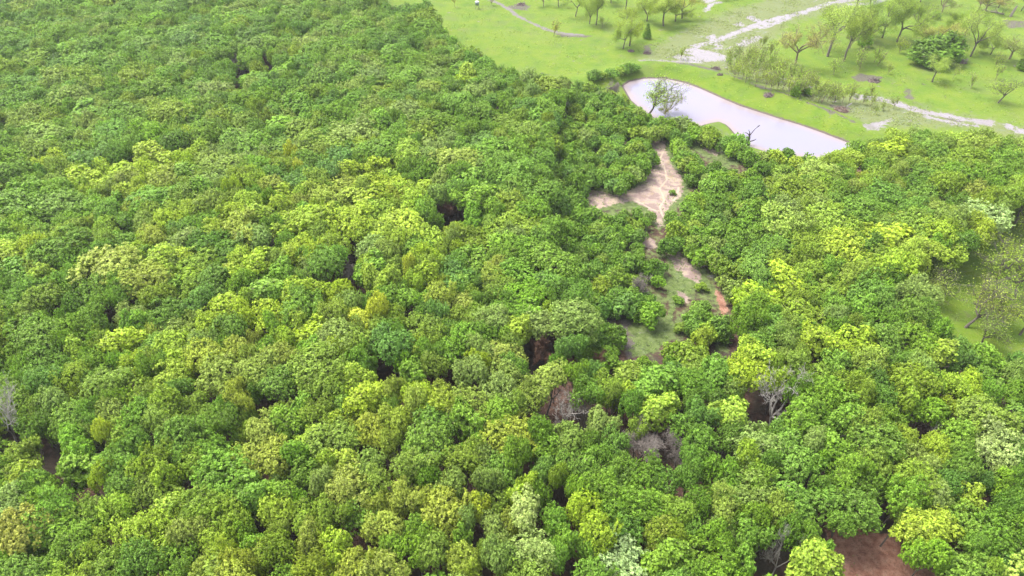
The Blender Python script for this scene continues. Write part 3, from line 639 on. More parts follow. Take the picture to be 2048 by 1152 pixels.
def label_all(items, noun):
    g = {}
    for it in items:
        best = sorted(MARKS, key=lambda m_: (m_[0] - it['px']) ** 2 + ((m_[1] - it['py']) * 1.2) ** 2)[0]
        dx, dy = it['px'] - best[0], it['py'] - best[1]
        if math.hypot(dx, dy) < 16: dr = 'at'
        elif abs(dx) > abs(dy): dr = 'right of' if dx > 0 else 'left of'
        else: dr = 'below' if dy > 0 else 'above'
        it['mark'], it['dir'], it['dist'] = best[2], dr, math.hypot(dx, dy)
        g.setdefault((best[2], dr, it['code']), []).append(it)
    for (mk, dr, code), l in g.items():
        l.sort(key=lambda q: q['dist'])
        for k, it in enumerate(l):
            size = 'broad' if it['R'] > 3.4 else 'small' if it['R'] < 2.2 else ''
            rank = '' if len(l) == 1 else ('nearest ' if k == 0 else ORD[k] + ' nearest ' if k < len(ORD) else 'farthest ')
            if dr == 'at' and len(l) == 1 and ('crown' in mk or 'lime tree' in mk) and mk.startswith('the '): it['label'] = mk[4:] + ' of a leafy tree' if 'crown' in mk else mk[4:] + ' in the wood'; continue
            it['label'] = ' '.join(f"{rank}{size} {CN[code]} {noun} {dr} {mk}".split())
oaks = sorted([t_ for t_ in trees if t_['kind'] in ('oak', 'tall') and t_['vis'] > 0], key=lambda q: -q['vis'])
shr = sorted([t_ for t_ in trees if t_['kind'] == 'shrub' and t_['vis'] > 0], key=lambda q: -q['vis'])
sel_o, sel_s = oaks[:296], shr[:296]
label_all(sel_o, 'leafy tree'); label_all(sel_s, 'bush')
for t_ in sel_o:
    plant(t_['kind'], t_['idx'], t_['x'], t_['y'], t_['z'], t_['s'], t_['sz'], t_['rz'], t_['tint'], 'broadleaf_tree', t_['label'], 'tree', 'broadleaf trees of the wood', t_['lean']); t_['done'] = True
for t_ in sel_s:
    plant('shrub', t_['idx'], t_['x'], t_['y'], t_['z'], t_['s'], t_['sz'], t_['rz'], t_['tint'], 'shrub', t_['label'], 'shrub', 'shrubs of the wood and its clearings', t_['lean']); t_['done'] = True
rest = [t_ for t_ in trees if not t_.get('done')]
print('TREES', len(trees), 'oaks in view', len(oaks), 'shrubs in view', len(shr), 'rest', len(rest))

# the rest of the wood: one object, a point per tree, filled with the same trunks and crowns
flat = [(k, i) for k in ('oak', 'tall', 'shrub') for i in range(len(PROTO[k]))]
me = bpy.data.meshes.new('forest'); me.vertices.add(len(rest))
me.vertices.foreach_set('co', np.array([(t_['x'], t_['y'], t_['z']) for t_ in rest], np.float32).ravel())
def pa(n, typ, arr, key):
    a = me.attributes.new(n, typ, 'POINT'); a.data.foreach_set(key, np.array(arr).ravel())
pa('pick', 'INT', np.array([flat.index((t_['kind'], t_['idx'])) for t_ in rest], np.int32), 'value')
pa('rot', 'FLOAT_VECTOR', np.array([(*t_['lean'], t_['rz']) for t_ in rest], np.float32), 'vector')
pa('size', 'FLOAT_VECTOR', np.array([(t_['s'] * t_['w'], t_['s'] / t_['w'], t_['sz']) for t_ in rest], np.float32), 'vector')
pa('tint', 'FLOAT_COLOR', np.array([(*t_['tint'], 1) for t_ in rest], np.float32), 'color')
forest = bpy.data.objects.new('forest', me); C.objects.link(forest); forest['kind'] = 'stuff'
forest['label'] = 'dense mass of green treetops filling the rest of the wood'; forest['category'] = 'forest'
ng = bpy.data.node_groups.new('forest_trees', 'GeometryNodeTree')
ng.interface.new_socket('Geometry', in_out='INPUT', socket_type='NodeSocketGeometry'); ng.interface.new_socket('Geometry', in_out='OUTPUT', socket_type='NodeSocketGeometry')
gi, go = ng.nodes.new('NodeGroupInput'), ng.nodes.new('NodeGroupOutput')
iop = ng.nodes.new('GeometryNodeInstanceOnPoints'); iop.inputs['Pick Instance'].default_value = True
ji = ng.nodes.new('GeometryNodeJoinGeometry')
def named(n, typ):
    a = ng.nodes.new('GeometryNodeInputNamedAttribute'); a.data_type = typ; a.inputs[0].default_value = n; return a.outputs[0]
ng.links.new(named('pick', 'INT'), iop.inputs['Instance Index']); ng.links.new(named('rot', 'FLOAT_VECTOR'), iop.inputs['Rotation']); ng.links.new(named('size', 'FLOAT_VECTOR'), iop.inputs['Scale'])
src = {}
for o in list(C.objects):
    if o.parent and o.data and o.data.name not in src: src[o.data.name] = o
chain = []
for k, i in flat:
    jj = ng.nodes.new('GeometryNodeJoinGeometry')
    for n, m_ in PROTO[k][i]['parts']:
        oi = ng.nodes.new('GeometryNodeObjectInfo'); oi.transform_space = 'ORIGINAL'; oi.inputs['Object'].default_value = src[m_.name]; ng.links.new(oi.outputs['Geometry'], jj.inputs[0])
    g2 = ng.nodes.new('GeometryNodeGeometryToInstance'); ng.links.new(jj.outputs[0], g2.inputs[0]); chain.append(g2)
for g2 in reversed(chain): ng.links.new(g2.outputs[0], ji.inputs[0])
ng.links.new(gi.outputs[0], iop.inputs['Points']); ng.links.new(ji.outputs[0], iop.inputs['Instance']); ng.links.new(iop.outputs[0], go.inputs[0])
forest.modifiers.new('trees', 'NODES').node_group = ng

# ------------------------------------------------------------------ single trees: foot x, foot y, height (photo px), kind, variant, colour, label
def single(kind, idx, px, py, hpx, code, name, label, cat='tree', group=None, lean=0.0, wide=1.0, rz=None):
    x, y, z, t = ground_at(px, py); pr = PROTO[kind][idx % len(PROTO[kind])]
    h = hpx * t / (FPX * CP_AT(py)); s = h / pr['h']
    return plant(kind, idx, x, y, z, s * wide * (1.15 if kind in ('pasture', 'twiggy') else 1), s, random.uniform(0, 6.28) if rz is None else rz, tint(code), name, label, cat, group, lean=(0, lean))
def CP_AT(py): return math.cos(R(PITCH) + math.atan((py - 576) / FPX)) / math.cos(math.atan((py - 576) / FPX)) * 1.0
GP = 'pasture trees in young leaf'
for row in """pasture,0,1246,98,68,V,slim pasture tree in front of its leafy twin left of the small conifer,1,.8
pasture,1,1259,92,72,V,taller twin pasture tree just left of the small dark conifer,.03,.9
pasture,2,1294,42,60,V,pasture tree with low fork above the small dark conifer,0,1
pasture,3,1327,52,66,V,round pasture tree with short black trunk above the pond trees,0,1.15
pasture,4,1364,37,60,A,yellowish brown spreading tree beside the pale muddy stream,0,1.2
pasture,0,1351,43,46,V,low spreading tree tucked behind the yellowish brown one,0,1.2
pasture,1,1151,33,50,V,slim pasture tree left of the pair with tall dark trunks,0,.9
pasture,2,1179,48,70,V,left tree of the pair with tall dark trunks in the pasture,0,.7
pasture,3,1192,50,72,V,right tree of the pair with tall dark trunks in the pasture,0,.7
sapling,0,1205,56,30,V,small tree at the foot of the tall dark trunked pair,0,1
pasture,4,1117,13,40,V,tree on the top edge of the photo right of the brush pile,0,1
twiggy,0,1087,13,34,A,thin bare tree on the top edge right of the brush pile,0,.8
sapling,1,983,10,30,A,bare sapling on the top edge beside the dirt track,0,.6
sapling,2,909,14,30,A,thin bare sapling at far left of the pasture,0,.6
sapling,3,1108,73,32,A,many stemmed bare shrub at the lower end of the dirt track,0,1
twiggy,0,1590,129,94,A,brown twiggy tree standing alone at the left of the orchard row,0,.85
pasture,1,1655,113,112,V,tall wide tree with ivy at its foot right of the brown twiggy tree,.05,.9
pasture,3,1688,122,104,V,leaning broken topped tree right of the wide ivy footed tree,.2,.75
twiggy,1,1699,97,60,V,half bare tree behind the leaning broken topped tree,.1,.8
pasture,2,1735,86,92,V,straight dark trunked tree above the green bush in the orchard row,.06,.9
pasture,4,1764,76,84,V,tree with forked dark limbs near the centre of the orchard row,.08,.9
pasture,0,1794,84,98,V,tall double stemmed tree left of the big dark green bush,.1,.9
pasture,2,1833,66,62,O,low tree with dark trunk behind the double stemmed tree,.08,1
twiggy,1,1882,28,60,V,forked tree on the top edge above the big dark green bush,.1,1.1
pasture,3,1896,73,50,O,olive crowned tree above the big dark green bush,.06,1.1
pasture,1,1926,83,66,V,leaning tree with leafy foot right of the olive crowned tree,.15,.9
pasture,4,1941,113,86,V,large leaning tree with long bare trunk near the right edge,.3,1
pasture,0,1981,109,44,V,short round tree right of the large leaning one,.1,1.2
twiggy,0,2018,118,60,V,bushy tree with reddish brown foot at the right edge,.1,1.2
pasture,2,2052,138,66,V,yellow topped tree cut by the right edge of the photo,.1,1
pasture,3,1864,164,50,V,small crooked tree in front of the big dark green bush,.12,1.1
pasture,1,1868,110,66,A,yellowish tree rising behind the big dark green bush,.1,1
twiggy,1,1957,20,50,V,thin tree on the top edge at upper right above the fallen log,.1,.9
twiggy,0,1969,24,46,A,twiggy leaning tree at the end of the fallen log,.2,1.1
pasture,0,1996,16,46,V,tree on the top edge right of the fallen log,.1,1
pasture,4,2042,22,46,V,tree near the top right corner beside the broken trunk,.1,1
pasture,3,1712,20,60,V,tree on the top edge crossing the pale stream,.05,1
pasture,0,1740,8,60,V,leafy tree on the top edge right of the pale stream,.05,1
pasture,2,1790,10,70,V,leafy tree on the top edge behind the double stemmed tree,.05,1
pasture,1,1840,4,60,V,leafy tree on the top edge near the forked tree,.05,1
pasture,3,1250,20,56,V,tree on the top edge above the twin pasture trees,0,1
pasture,1,1316,8,50,V,tree on the top edge above the round pasture tree,0,1.1
pasture,2,1222,6,46,V,pale tree on the top edge left of the twins,0,1
pasture,4,1450,-2,40,V,tree foot on the top edge right of the muddy patch,0,1
sapling,0,1667,150,44,V,sapling with dark stem below the wide ivy footed tree,.05,.9
sapling,1,1719,140,48,V,leaning half bare sapling with a leafy foot in the pasture,.15,.8
sapling,2,1748,125,34,V,left sapling of the close pair in the pasture,.05,1
sapling,3,1755,132,34,V,right sapling of the close pair in the pasture,.08,1
sapling,0,1775,149,26,V,thin bare sapling right of the close pair,.15,.8
sapling,1,1798,105,32,V,small round sapling below the tall double stemmed tree,.08,1
sapling,2,1905,158,32,V,thin leaning sapling right of the small crooked tree,.2,.7
sapling,3,1941,177,32,V,thin leaning sapling between crooked tree and round shrub tree,.25,.9
open,1,1996,206,58,V,round many stemmed shrub tree alone near the right edge,.08,1.35
sapling,1,1990,132,30,V,small bush below the short round tree near the right edge,.1,1
sapling,2,1990,160,34,V,thin pale sapling above the round many stemmed shrub tree,.1,.9
sapling,3,1361,118,28,V,lone leafy sapling standing in the muddy pool,0,.9
sapling,0,1518,95,26,V,left stem of three thin saplings by the stream,0,.5
sapling,1,1523,96,26,V,middle stem of three thin saplings by the stream,0,.5
sapling,2,1528,95,26,V,right stem of three thin saplings by the stream,0,.5
sapling,3,1540,114,38,V,sapling above the creek thicket left of the brown twiggy tree,0,.9
open,0,1296,230,78,V,spreading yellow green tree on the near bank of the pond,0,1.3
twiggy,1,1328,236,56,A,half bare tan tree on the near bank of the pond,.05,1.0
open,0,1930,655,85,P,pale crowned tree with leaning bare trunk over the right meadow,.3,1.25
open,1,1860,610,70,P,pale olive tree on the left rim of the right meadow,.1,1.2
open,2,1985,640,80,O,yellow green tree right of the leaning bare trunk,.2,1.2
open,0,2030,600,90,O,yellow green tree cut by the right edge above the small meadow,.2,1.2
open,1,1990,560,85,O,tall yellow green open tree above the leaning bare trunk,.2,1.2
open,0,2040,500,90,P,sparse pale tree at the right edge below the whitish crown,.3,1.0
open,1,1960,690,60,O,low yellow green tree at the lower end of the right meadow,.2,1.3
open,2,2040,670,75,P,sparse tree at the right edge beside the small meadow,.25,1.2
twiggy,1,2030,445,80,A,bare twiggy tree right of the whitish blossoming crown,.3,.8
conifer,0,1293,77,29,D,small dark conifer standing alone in the pasture,0,1""".split('\n'):
    kd, ix, px, py, hp, code, lab, ln, wd = row.rsplit(',', 2)[0].split(',', 6) + row.rsplit(',', 2)[1:]
    single(kd, int(ix), float(px), float(py), float(hp), code, {'conifer': 'conifer_tree', 'sapling': 'sapling'}.get(kd, 'pasture_tree' if float(py) < 260 else 'open_grown_tree'), lab,
           'sapling' if kd == 'sapling' else 'tree', None if kd == 'conifer' else ('pasture saplings' if kd == 'sapling' else GP), lean=min(float(ln), .3) * .5, wide=float(wd))
# thicket along the creek
TH = [(1455,140),(1460,130),(1468,159),(1476,154),(1484,160),(1491,166),(1498,159),(1504,154),(1510,174),(1521,165),(1530,179),(1542,177),(1555,179),(1565,180),(1576,193),(1581,189),(1606,191),(1622,201),(1637,203),(1643,208),
      (1655,203),(1669,205),(1684,206),(1697,207),(1470,142),(1488,140),(1500,138),(1515,140),(1528,150),(1540,156),(1552,160),(1566,164),(1580,170),(1594,176),(1612,182),(1630,190),(1648,194),(1664,196),(1741,212),(1749,228),(1766,222),(1787,217),(1742,196),(1710,205),(1725,208),
      (1478,128),(1494,128),(1508,128),(1536,142),(1600,196),(1618,190)]
TH.sort(key=lambda q: q[0])
for i, (px, py) in enumerate(TH):
    zone = 'between the muddy pool and the berm' if px < 1520 else 'in the middle of the creek thicket' if px < 1600 else 'in the right half of the creek thicket' if px < 1705 else 'in the thin line by the pale gully'
    grp = [q for q in TH if (q[0] < 1520, q[0] < 1600, q[0] < 1705) == (px < 1520, px < 1600, px < 1705)]
    k = grp.index((px, py)); rk = ['leftmost', 'second', 'third', 'fourth', 'fifth', 'sixth', 'seventh', 'eighth', 'ninth', 'tenth', 'eleventh', 'twelfth', 'thirteenth', 'fourteenth', 'fifteenth', 'sixteenth', 'seventeenth', 'eighteenth', 'nineteenth', 'twentieth'][min(k, 19)]
    single('sapling', i, px, py, random.uniform(34, 48) if px < 1705 else random.uniform(20, 30), 'V' if i % 5 else 'O', 'creek_sapling', f'{rk} slender sapling from the left {zone}', 'sapling', 'slender saplings along the creek', wide=.8 if px < 1705 else .7)
# bushes: hedge left of the pond, in the thicket, and the large one in the pasture
for i, (px, py, d, code, lab) in enumerate([(1187,152,24,'G','leftmost bush of the hedge left of the pond'),(1203,150,22,'O','second bush from the left in the hedge'),(1222,147,28,'G','third bush from the left in the hedge'),
      (1240,141,24,'V','fourth bush from the left in the hedge'),(1254,136,24,'G','fifth bush from the left in the hedge'),(1268,130,22,'G','rightmost bush of the hedge left of the pond'),
      (1598,176,30,'D','dark green bush in the middle of the creek thicket'),(1612,182,22,'G','smaller green bush beside the dark one in the creek thicket'),(1726,84,26,'B','green bush under the straight dark trunked pasture tree'),
      (1852,112,50,'D','left half of the big dark green bush in the pasture'),(1877,100,58,'D','big dark green bush standing in the pasture orchard row'),(1895,112,36,'D','right shoulder of the big dark green bush'),(2046,132,24,'D','dark green bush at the right edge of the pasture'),
      (1868,30,20,'G','small green bush under the forked tree at the top edge'),(1355,598,22,'G','small round bush alone in the lower clearing'),(1402,572,24,'O','olive bush beside the lower pink soil strip'),(1362,655,26,'O','olive tinged bush on the left rim of the clearing'),(1340,700,26,'O','olive brown bush at the right of the grassy clearing'),
      (1398,612,34,'G','round green bush below the olive one in the lower clearing'),(1385,640,30,'D','dark bush in the row along the lower clearing'),(1412,640,34,'B','bright bush left of the orange soil strip'),(1420,672,28,'L','yellow green bush at the foot of the lower clearing'),(1392,668,30,'G','bush between the clearing and the small grassy nook'),
      (1345,384,14,'G','small bush on the right of the pink soil'),(1590,186,20,'G','low green bush left of the dark one in the creek thicket')]):
    x, y, z, t = ground_at(px, py + d * .35); Rr = d * t / (2 * FPX) * 1.05
    if 'half' in lab or 'shoulder' in lab: lab = lab.replace('left half of the', 'broad low bush at the left of the').replace('right shoulder of the', 'low bush at the right of the')
    plant('shrub', i if d < 50 else 0, x, y, z, Rr * (1.25 if d >= 50 else 1) / 1.9, Rr / 2.05 * .85, random.uniform(0, 6), tint(code), 'bush', lab, 'bush', 'bushes')
# dead trees in the wood
for kd, px, py, hp, lab, ln, wd in [('dead',1540,858,98,'spreading pale dead tree with forked bare limbs low in the wood',-.12,1.0),('dead',1845,905,60,'pale dead branches between green crowns at lower right',0,.9),('dead',1975,950,50,'bleached dead twigs in a dark gap near the right edge',-.05,.9),
      ('dead',38,900,120,'white dead tree leaning across the left edge',.24,.6),('deadgrey',1275,935,62,'grey twiggy dead tree with two broad limbs',0,.95),('deadgrey',1350,935,60,'tan grey dead tree right of the broad limbed one',0,.8),('deadgrey',716,592,62,'brownish dead tree left of the golden crown',-.1,.8),
      ('deadrust',900,446,56,'brown bare crowned tree above the centre of the wood',0,1.3),('deadrust',541,158,50,'rusty brown dead tree far back in the wood',0,.75),('deadrust',476,205,45,'reddish brown dead tree left of the rusty one',0,.9),('deadgrey',480,165,46,'grey bare tree just above the reddish brown one',0,1),
      ('deadgrey',548,520,55,'grey dead twigs left of the lime crown left of centre',0,.6),('dead',1128,860,60,'pale broken dead tree in the middle of the wood',0,1.0),('deadgrey',1084,950,42,'small grey brown dead stem near the bottom centre',0,.5),('dead',1540,1160,85,'bare pale trunk on the bottom edge left of the red soil',0,.4),
      ('deadrust',1072,728,50,'purplish brown dead crown left of the grassy clearing',0,.9),('deadgrey',1275,600,45,'grey brown dead shrub above the grassy clearing',0,.8),('deadgrey',1608,610,50,'grey dead tree behind the broad olive crown at right',0,.8),
      ('deadgrey',738,36,36,'grey bare tree near the top of the wood',0,1.1),('deadrust',868,125,36,'reddish bare tree at the rim of the wood near the pasture',0,.8),
      ('deadgrey',1225,202,36,'grey bare tree at the left end of the pond',0,.8),('deadrust',1195,745,36,'brown dead tree left of the grassy clearing',0,.8),('dead',88,935,60,'thin white dead stem beside the dark gap at lower left',.2,.35)]:
    single(kd, random.randrange(3), px, py, hp * 1.1, 'K', 'dead_tree', lab, 'dead tree', 'dead trees of the wood', lean=ln, wide=wd)

# ------------------------------------------------------------------ the black snag in the pond and the bird on it
sx, sy, sz_, st = ground_at(1497, 290); k_ = st / FPX / .93
def sp(px, py, dy=0): return np.array(((px - 1497) * st / FPX, dy, (290 - py) * k_))
lines = [([sp(1498, 294), sp(1496, 284), sp(1495, 276), sp(1494, 270)], [.34, .27, .22, .19]), ([sp(1494, 270), sp(1491, 267, .2), sp(1488, 266, .4), sp(1485, 266, .5)], [.14, .11, .08, .05]),
         ([sp(1494, 270), sp(1493, 264, -.2), sp(1491, 260, -.3), sp(1489, 258, -.3)], [.15, .12, .08, .04]), ([sp(1494, 270), sp(1499, 264, .2), sp(1503, 258, .3), sp(1508, 253.2, .3)], [.14, .10, .07, .04]),
         ([sp(1496, 283), sp(1501, 282, .2), sp(1506, 281, .3), sp(1509, 279.5, .3)], [.16, .13, .12, .09]), ([sp(1509, 279.5, .3), sp(1510, 277.5, .3)], [.07, .03]), ([sp(1494, 275), sp(1490, 271, -.3), sp(1487, 267, -.5)], [.08, .06, .03]),
         ([sp(1497, 277), sp(1499, 272, .6), sp(1500, 269, .8)], [.06, .04, .02]), ([sp(1489, 258, -.3), sp(1490, 256.5, -.3)], [.05, .02])]
rt = root('dead_snag'); C.objects.link(rt); rt.location = (sx, sy, sz_); rt['label'] = 'blackened dead snag with crooked limbs standing at the edge of the pond'; rt['category'] = 'dead tree'
link('trunk', tubes_mesh('trunk', lines[:1], DARKWOOD), rt); link('branches', tubes_mesh('branches', lines[1:], DARKWOOD), rt)
bm = bmesh.new()
def ell(c, s, rot=None, u=12, v=8):
    r_ = bmesh.ops.create_uvsphere(bm, u_segments=u, v_segments=v, radius=1); vs_ = r_['verts']
    M_ = Matrix.Translation(c) @ (rot or Matrix()) @ Matrix.Diagonal((*s, 1)); bmesh.ops.transform(bm, matrix=M_, verts=vs_)
tl = Matrix.Rotation(R(-35), 4, 'Y')
ell((0, 0, .17), (.26, .13, .14), tl); ell((.2, 0, .34), (.09, .08, .085)); ell((-.28, 0, .0), (.19, .07, .03), tl); ell((0, .09, .18), (.22, .05, .10), tl); ell((0, -.09, .18), (.22, .05, .10), tl)
bmesh.ops.create_cone(bm, segments=6, radius1=.03, radius2=.003, depth=.1, matrix=Matrix.Translation((.31, 0, .33)) @ Matrix.Rotation(R(100), 4, 'Y'))
me = bpy.data.meshes.new('bird'); bm.to_mesh(me); bm.free()
fm, t = mat('dark_feathers'); b = N(t, 'ShaderNodeBsdfPrincipled', Roughness=.6); L(t, ramp(t, noise(t, N(t, 'ShaderNodeTexCoord').outputs['Object'], 18, 3), [(.3, (.012, .012, .015)), (.7, (.04, .035, .035))]), b.inputs['Base Color'])
o = N(t, 'ShaderNodeOutputMaterial'); L(t, b.outputs[0], o.inputs[0]); me.materials.append(fm)
for p_ in me.polygons: p_.use_smooth = True
bird = link('bird', me); q = sp(1508.6, 253.4, .3); bird.location = (sx + q[0], sy + q[1], sz_ + q[2]); bird['label'] = 'dark bird perched on the longest limb of the black snag'; bird['category'] = 'bird'

# ------------------------------------------------------------------ game feeder, brush piles, fallen log, broken trunk, rock
def simple_mat(name, c0, c1, rough=.6, metal=0, scale=6):
    m, t = mat(name); b = N(t, 'ShaderNodeBsdfPrincipled', Roughness=rough, Metallic=metal)
    L(t, ramp(t, noise(t, N(t, 'ShaderNodeTexCoord').outputs['Object'], scale, 5, .65), [(.35, c0), (.65, c1)]), b.inputs['Base Color'])
    o = N(t, 'ShaderNodeOutputMaterial'); L(t, b.outputs[0], o.inputs[0]); return m
GALV = simple_mat('grey_metal', (.16, .19, .20), (.27, .30, .31), .45, .3); LID = simple_mat('pale_lid', (.60, .62, .62), (.74, .75, .74), .5); EARTH = simple_mat('soil_heap', (.07, .05, .045), (.2, .15, .13), .95, 0, 3)
x, y, z, t_d = ground_at(954.5, 18)
fd = root('game_feeder'); C.objects.link(fd); fd.location = (x, y, z); fd['label'] = 'grey barrel game feeder with a white lid on legs in the pasture'; fd['category'] = 'feeder'
def lathe(prof, seg=20):
    V = [(r_ * math.cos(a), r_ * math.sin(a), z_) for r_, z_ in prof for a in np.arange(seg) / seg * 2 * math.pi]
    F = [(i * seg + j, i * seg + (j + 1) % seg, (i + 1) * seg + (j + 1) % seg, (i + 1) * seg + j) for i in range(len(prof) - 1) for j in range(seg)]
    return np.array(V), np.array(F)
for n, prof, mt in (('barrel', [(.02, 1.12), (.25, 1.2), (.62, 1.5), (.66, 1.56), (.66, 2.0), (.69, 2.03), (.66, 2.06), (.66, 2.5), (.02, 2.51)], GALV), ('lid', [(.72, 2.44), (.74, 2.5), (.7, 2.58), (.35, 2.72), (.08, 2.76), (.01, 2.82)], LID), ('spinner', [(.01, 1.0), (.16, 1.0), (.16, 1.11), (.01, 1.11)], GALV)):
    me = bpy.data.meshes.new(n); fast_mesh(me, *lathe(prof)); me.materials.append(mt); link(n, me, fd)
for k in range(4):
    a = math.pi / 4 + k * math.pi / 2; link('leg', tubes_mesh('leg', [([(math.cos(a) * .95, math.sin(a) * .95, -.1), (math.cos(a) * .8, math.sin(a) * .8, 1.1), (math.cos(a) * .66, math.sin(a) * .66, 2.2)], [.05, .05, .05])], GALV, 6), fd)
def brush_pile(px, py, wpx, label, mt, n=70, hgt=.22):
    x, y, z, t = ground_at(px, py); rr = wpx * t / (2 * FPX); L_ = []
    for _ in range(n):
        a = random.uniform(0, 6.28); r_ = rr * math.sqrt(random.random()) * .8; top = rr * hgt * 2 * (1 - (r_ / rr) ** 2)
        p = (r_ * math.cos(a), r_ * math.sin(a) * .7, random.uniform(0, max(top, .15)))
        pts, rad, _ = branch(p, (random.uniform(-1, 1), random.uniform(-1, 1), random.uniform(-.15, .35)), random.uniform(.6, 1.3) * rr * .6, random.uniform(.04, .11), .025, .2, 4); L_.append((pts, rad))
    rt = root('brush_pile'); C.objects.link(rt); rt.location = (x, y, z); rt['label'] = label; rt['category'] = 'brush pile'; rt['group'] = 'brush piles in the pasture'
    link('branches', tubes_mesh('branches', L_, mt, 4), rt)
    V, F = lathe([(rr, -.25)] + [(rr * q, rr * hgt * (1 - q * q) + random.uniform(-.05, .05)) for q in (.85, .65, .45, .2, .01)], 22); V[:, 1] *= .7; V += rng.normal(size=V.shape) * .06
    me = bpy.data.meshes.new('soil_heap'); fast_mesh(me, V, F); me.materials.append(EARTH); link('soil_heap', me, rt)
PURP = bark_material('purplish_brush', (.07, .045, .05), (.22, .16, .17)); BRN = bark_material('brown_brush', (.10, .06, .045), (.28, .18, .14))
for px, py, wpx, lab, mt in ((1042, 10, 20, 'dark purplish brush pile near the dirt track at the top edge', PURP), (1262, 103, 14, 'small brown brush pile at the foot of the twin pasture trees', PURP), (1432, 138, 20, 'low grey brown brush pile left of the creek thicket', PURP),
      (1538, 190, 22, 'dark brush heap on the far side of the pond berm', PURP), (1681, 222, 34, 'reddish brown brush heap at the end of the berm', BRN), (1924, 126, 20, 'purplish brush pile right of the big dark green bush', PURP), (1748, 163, 26, 'flat dark brush heap in the middle of the pasture', PURP),
      (1440, 150, 12, 'thin scatter of grey branches beside the berm', PURP), (1294, 107, 16, 'loose grey rubble heap left of the muddy stream', PURP)): brush_pile(px, py, wpx, lab, mt)
def log(px0, py0, px1, py1, r0, r1, name, label, mt, zo=.2):
    a = ground_at(px0, py0); b_ = ground_at(px1, py1); v = np.array([b_[0] - a[0], b_[1] - a[1], b_[2] - a[2]]); n = 8
    pts = [v * i / n + np.array([0, 0, zo]) + rng.normal(size=3) * .08 for i in range(n + 1)]; Ls = [(pts, list(np.linspace(r0, r1, n + 1)))]
    rt = root(name); C.objects.link(rt); rt.location = a[:3]; rt['label'] = label; rt['category'] = 'log'; link('trunk', tubes_mesh('trunk', Ls, mt, 8), rt)
    Bs = [branch(pts[i], (random.uniform(-1, 1), random.uniform(-1, 1), random.uniform(0, .6)), random.uniform(.8, 2.2) * r0 * 4, r0 * .35, r0 * .12, .2, 4)[:2] for i in range(3, n) for _ in range(2)]
    link('branches', tubes_mesh('branches', Bs, mt, 5), rt)
log(1962, 21, 2008, 30, .35, .22, 'fallen_log', 'pale fallen trunk lying in the grass at upper right', GREYWOOD, .3)
log(1822, 575, 1836, 560, .22, .10, 'fallen_log', 'grey fallen trunk in the dark gap left of the right meadow', GREYWOOD, .4)
log(1010, 762, 1000, 745, .16, .08, 'fallen_log', 'pale fallen limb between crowns right of the tall brown gap', PALEWOOD, .5)
x, y, z, t_d = ground_at(2021, 33); rt = root('broken_trunk'); C.objects.link(rt); rt.location = (x, y, z); rt['label'] = 'grey broken off trunk standing near the top right corner'; rt['category'] = 'stump'
link('trunk', tubes_mesh('trunk', [([(0, 0, -.2), (.1, 0, 1), (.35, 0, 2.2), (.6, .1, 3.3)], [.5, .42, .4, .3])], GREYWOOD, 10), rt); link('splinters', tubes_mesh('splinters', [([(.6 + dx, .1, 3.1), (.7 + dx * 1.3, .1, 3.8)], [.12, .01]) for dx in (-.15, 0, .16)], GREYWOOD, 5), rt)
ROCK = simple_mat('rock', (.22, .19, .18), (.48, .43, .41), .9, 0, .8)
for px, py, wpx, hh, lab in ((9, 156, 34, 1.2, 'flat grey rock outcrop showing between trees at the left edge'), (2003, 832, 16, .5, 'pale rock slab in the gap at the right edge')):
    x, y, z, t_d = ground_at(px, py); rr = wpx * t_d / (2 * FPX); bm = bmesh.new(); bmesh.ops.create_icosphere(bm, subdivisions=4, radius=1)
    for v in bm.verts:
        n_ = v.co.normalized(); f = 1 + .18 * math.sin(n_.x * 5 + 1) * math.cos(n_.y * 6) + .08 * math.sin(n_.z * 13 + n_.x * 11); v.co = Vector((n_.x * rr * f, n_.y * rr * .7 * f, round(n_.z * 3.2 * f) / 3.2 * hh * .9 + n_.z * .08))
    me = bpy.data.meshes.new('rock'); bm.to_mesh(me); bm.free(); me.materials.append(ROCK)
    o = link('rock_outcrop', me); o.location = (x, y, z + (8.2 if px < 50 else 0) * 0); o['label'] = lab; o['category'] = 'rock'

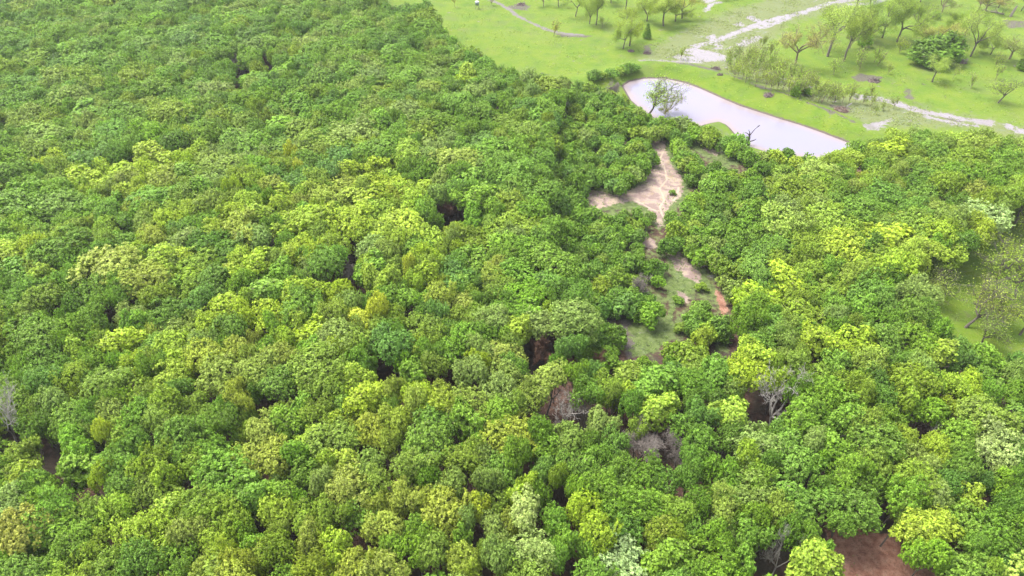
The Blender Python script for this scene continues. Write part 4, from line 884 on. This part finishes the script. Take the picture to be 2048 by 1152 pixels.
# ------------------------------------------------------------------ weeds and grass tufts: pasture and clearings
def tufts(name, label, polys, n, a, tnt, keep, clump=.5):
    pl = [poly(p) for p in polys]; allp = np.vstack(pl); lo, hi = np.maximum(allp.min(0), (-200, 30)), np.minimum(allp.max(0), (210, 285))
    X = rng.uniform(lo[0], hi[0], n); Y = rng.uniform(lo[1], hi[1], n)
    ins = np.max([sd_poly(X, Y, p) for p in pl], 0) > .3; ins &= sd_poly(X, Y, wPOND) < -1.2
    nn = np.sin(X * .31 + 2 * np.sin(Y * .13)) * np.cos(Y * .27 + 1.7 * np.sin(X * .09)) + .6 * np.sin(X * .9 + Y * .7) * np.sin(Y * 1.1 - X * .4)
    ins &= nn + rng.normal(size=n) * .5 > clump
    X, Y = X[ins][:keep], Y[ins][:keep]; Z = height(X, Y)
    c = np.stack([X, Y, Z + .10], 1); me = leaf_mesh(name, c, np.tile([0., 0, 1], (len(c), 1)), 4, a * .6, a, a * .5, .4, None, .3)
    o = bpy.data.objects.new(name, me); C.objects.link(o); o['tint'] = tnt; o['kind'] = 'stuff'; o['label'] = label; o['category'] = 'grass'
tufts('pasture_weeds', 'patchy weeds and coarse grass tufts over the far pasture', [FIELD], 60000, .15, [.24, .34, .05], 11000, .5)
tufts('wet_grass', 'rank olive grass tufts growing in the muddy flooded strip', [WET], 50000, .14, [.24, .28, .09], 5000, .55)
tufts('clearing_grass', 'short green grass tufts in the small clearings of the wood', [CLEAR_A, CLEAR_B, CLEAR_C, CLEAR_D, MEADOW_R], 40000, .10, [.19, .29, .07], 9000, .2)
tufts('soil_weeds', 'scattered low weeds on the eroded soil', [SOIL_A, SOIL_B, RED], 4000, .10, [.16, .2, .06], 200, .9)
# ------------------------------------------------------------------ thin haze of the damp air
bm = bmesh.new(); bmesh.ops.create_cube(bm, size=1.0, matrix=Matrix.Translation((0, 1000, 43.5)) @ Matrix.Diagonal((24000, 26000, 93, 1)))
me = bpy.data.meshes.new('haze'); bm.to_mesh(me); bm.free(); hz_, t = mat('haze')
v = N(t, 'ShaderNodeVolumePrincipled'); v.inputs['Density'].default_value = .00017; v.inputs['Color'].default_value = (.92, .97, 1, 1); v.inputs['Anisotropy'].default_value = .2
o = N(t, 'ShaderNodeOutputMaterial'); L(t, v.outputs[0], o.inputs['Volume']); me.materials.append(hz_)
haze = bpy.data.objects.new('haze', me); C.objects.link(haze); haze['kind'] = 'stuff'; haze['label'] = 'thin pale haze paling the far trees'; haze['category'] = 'haze'
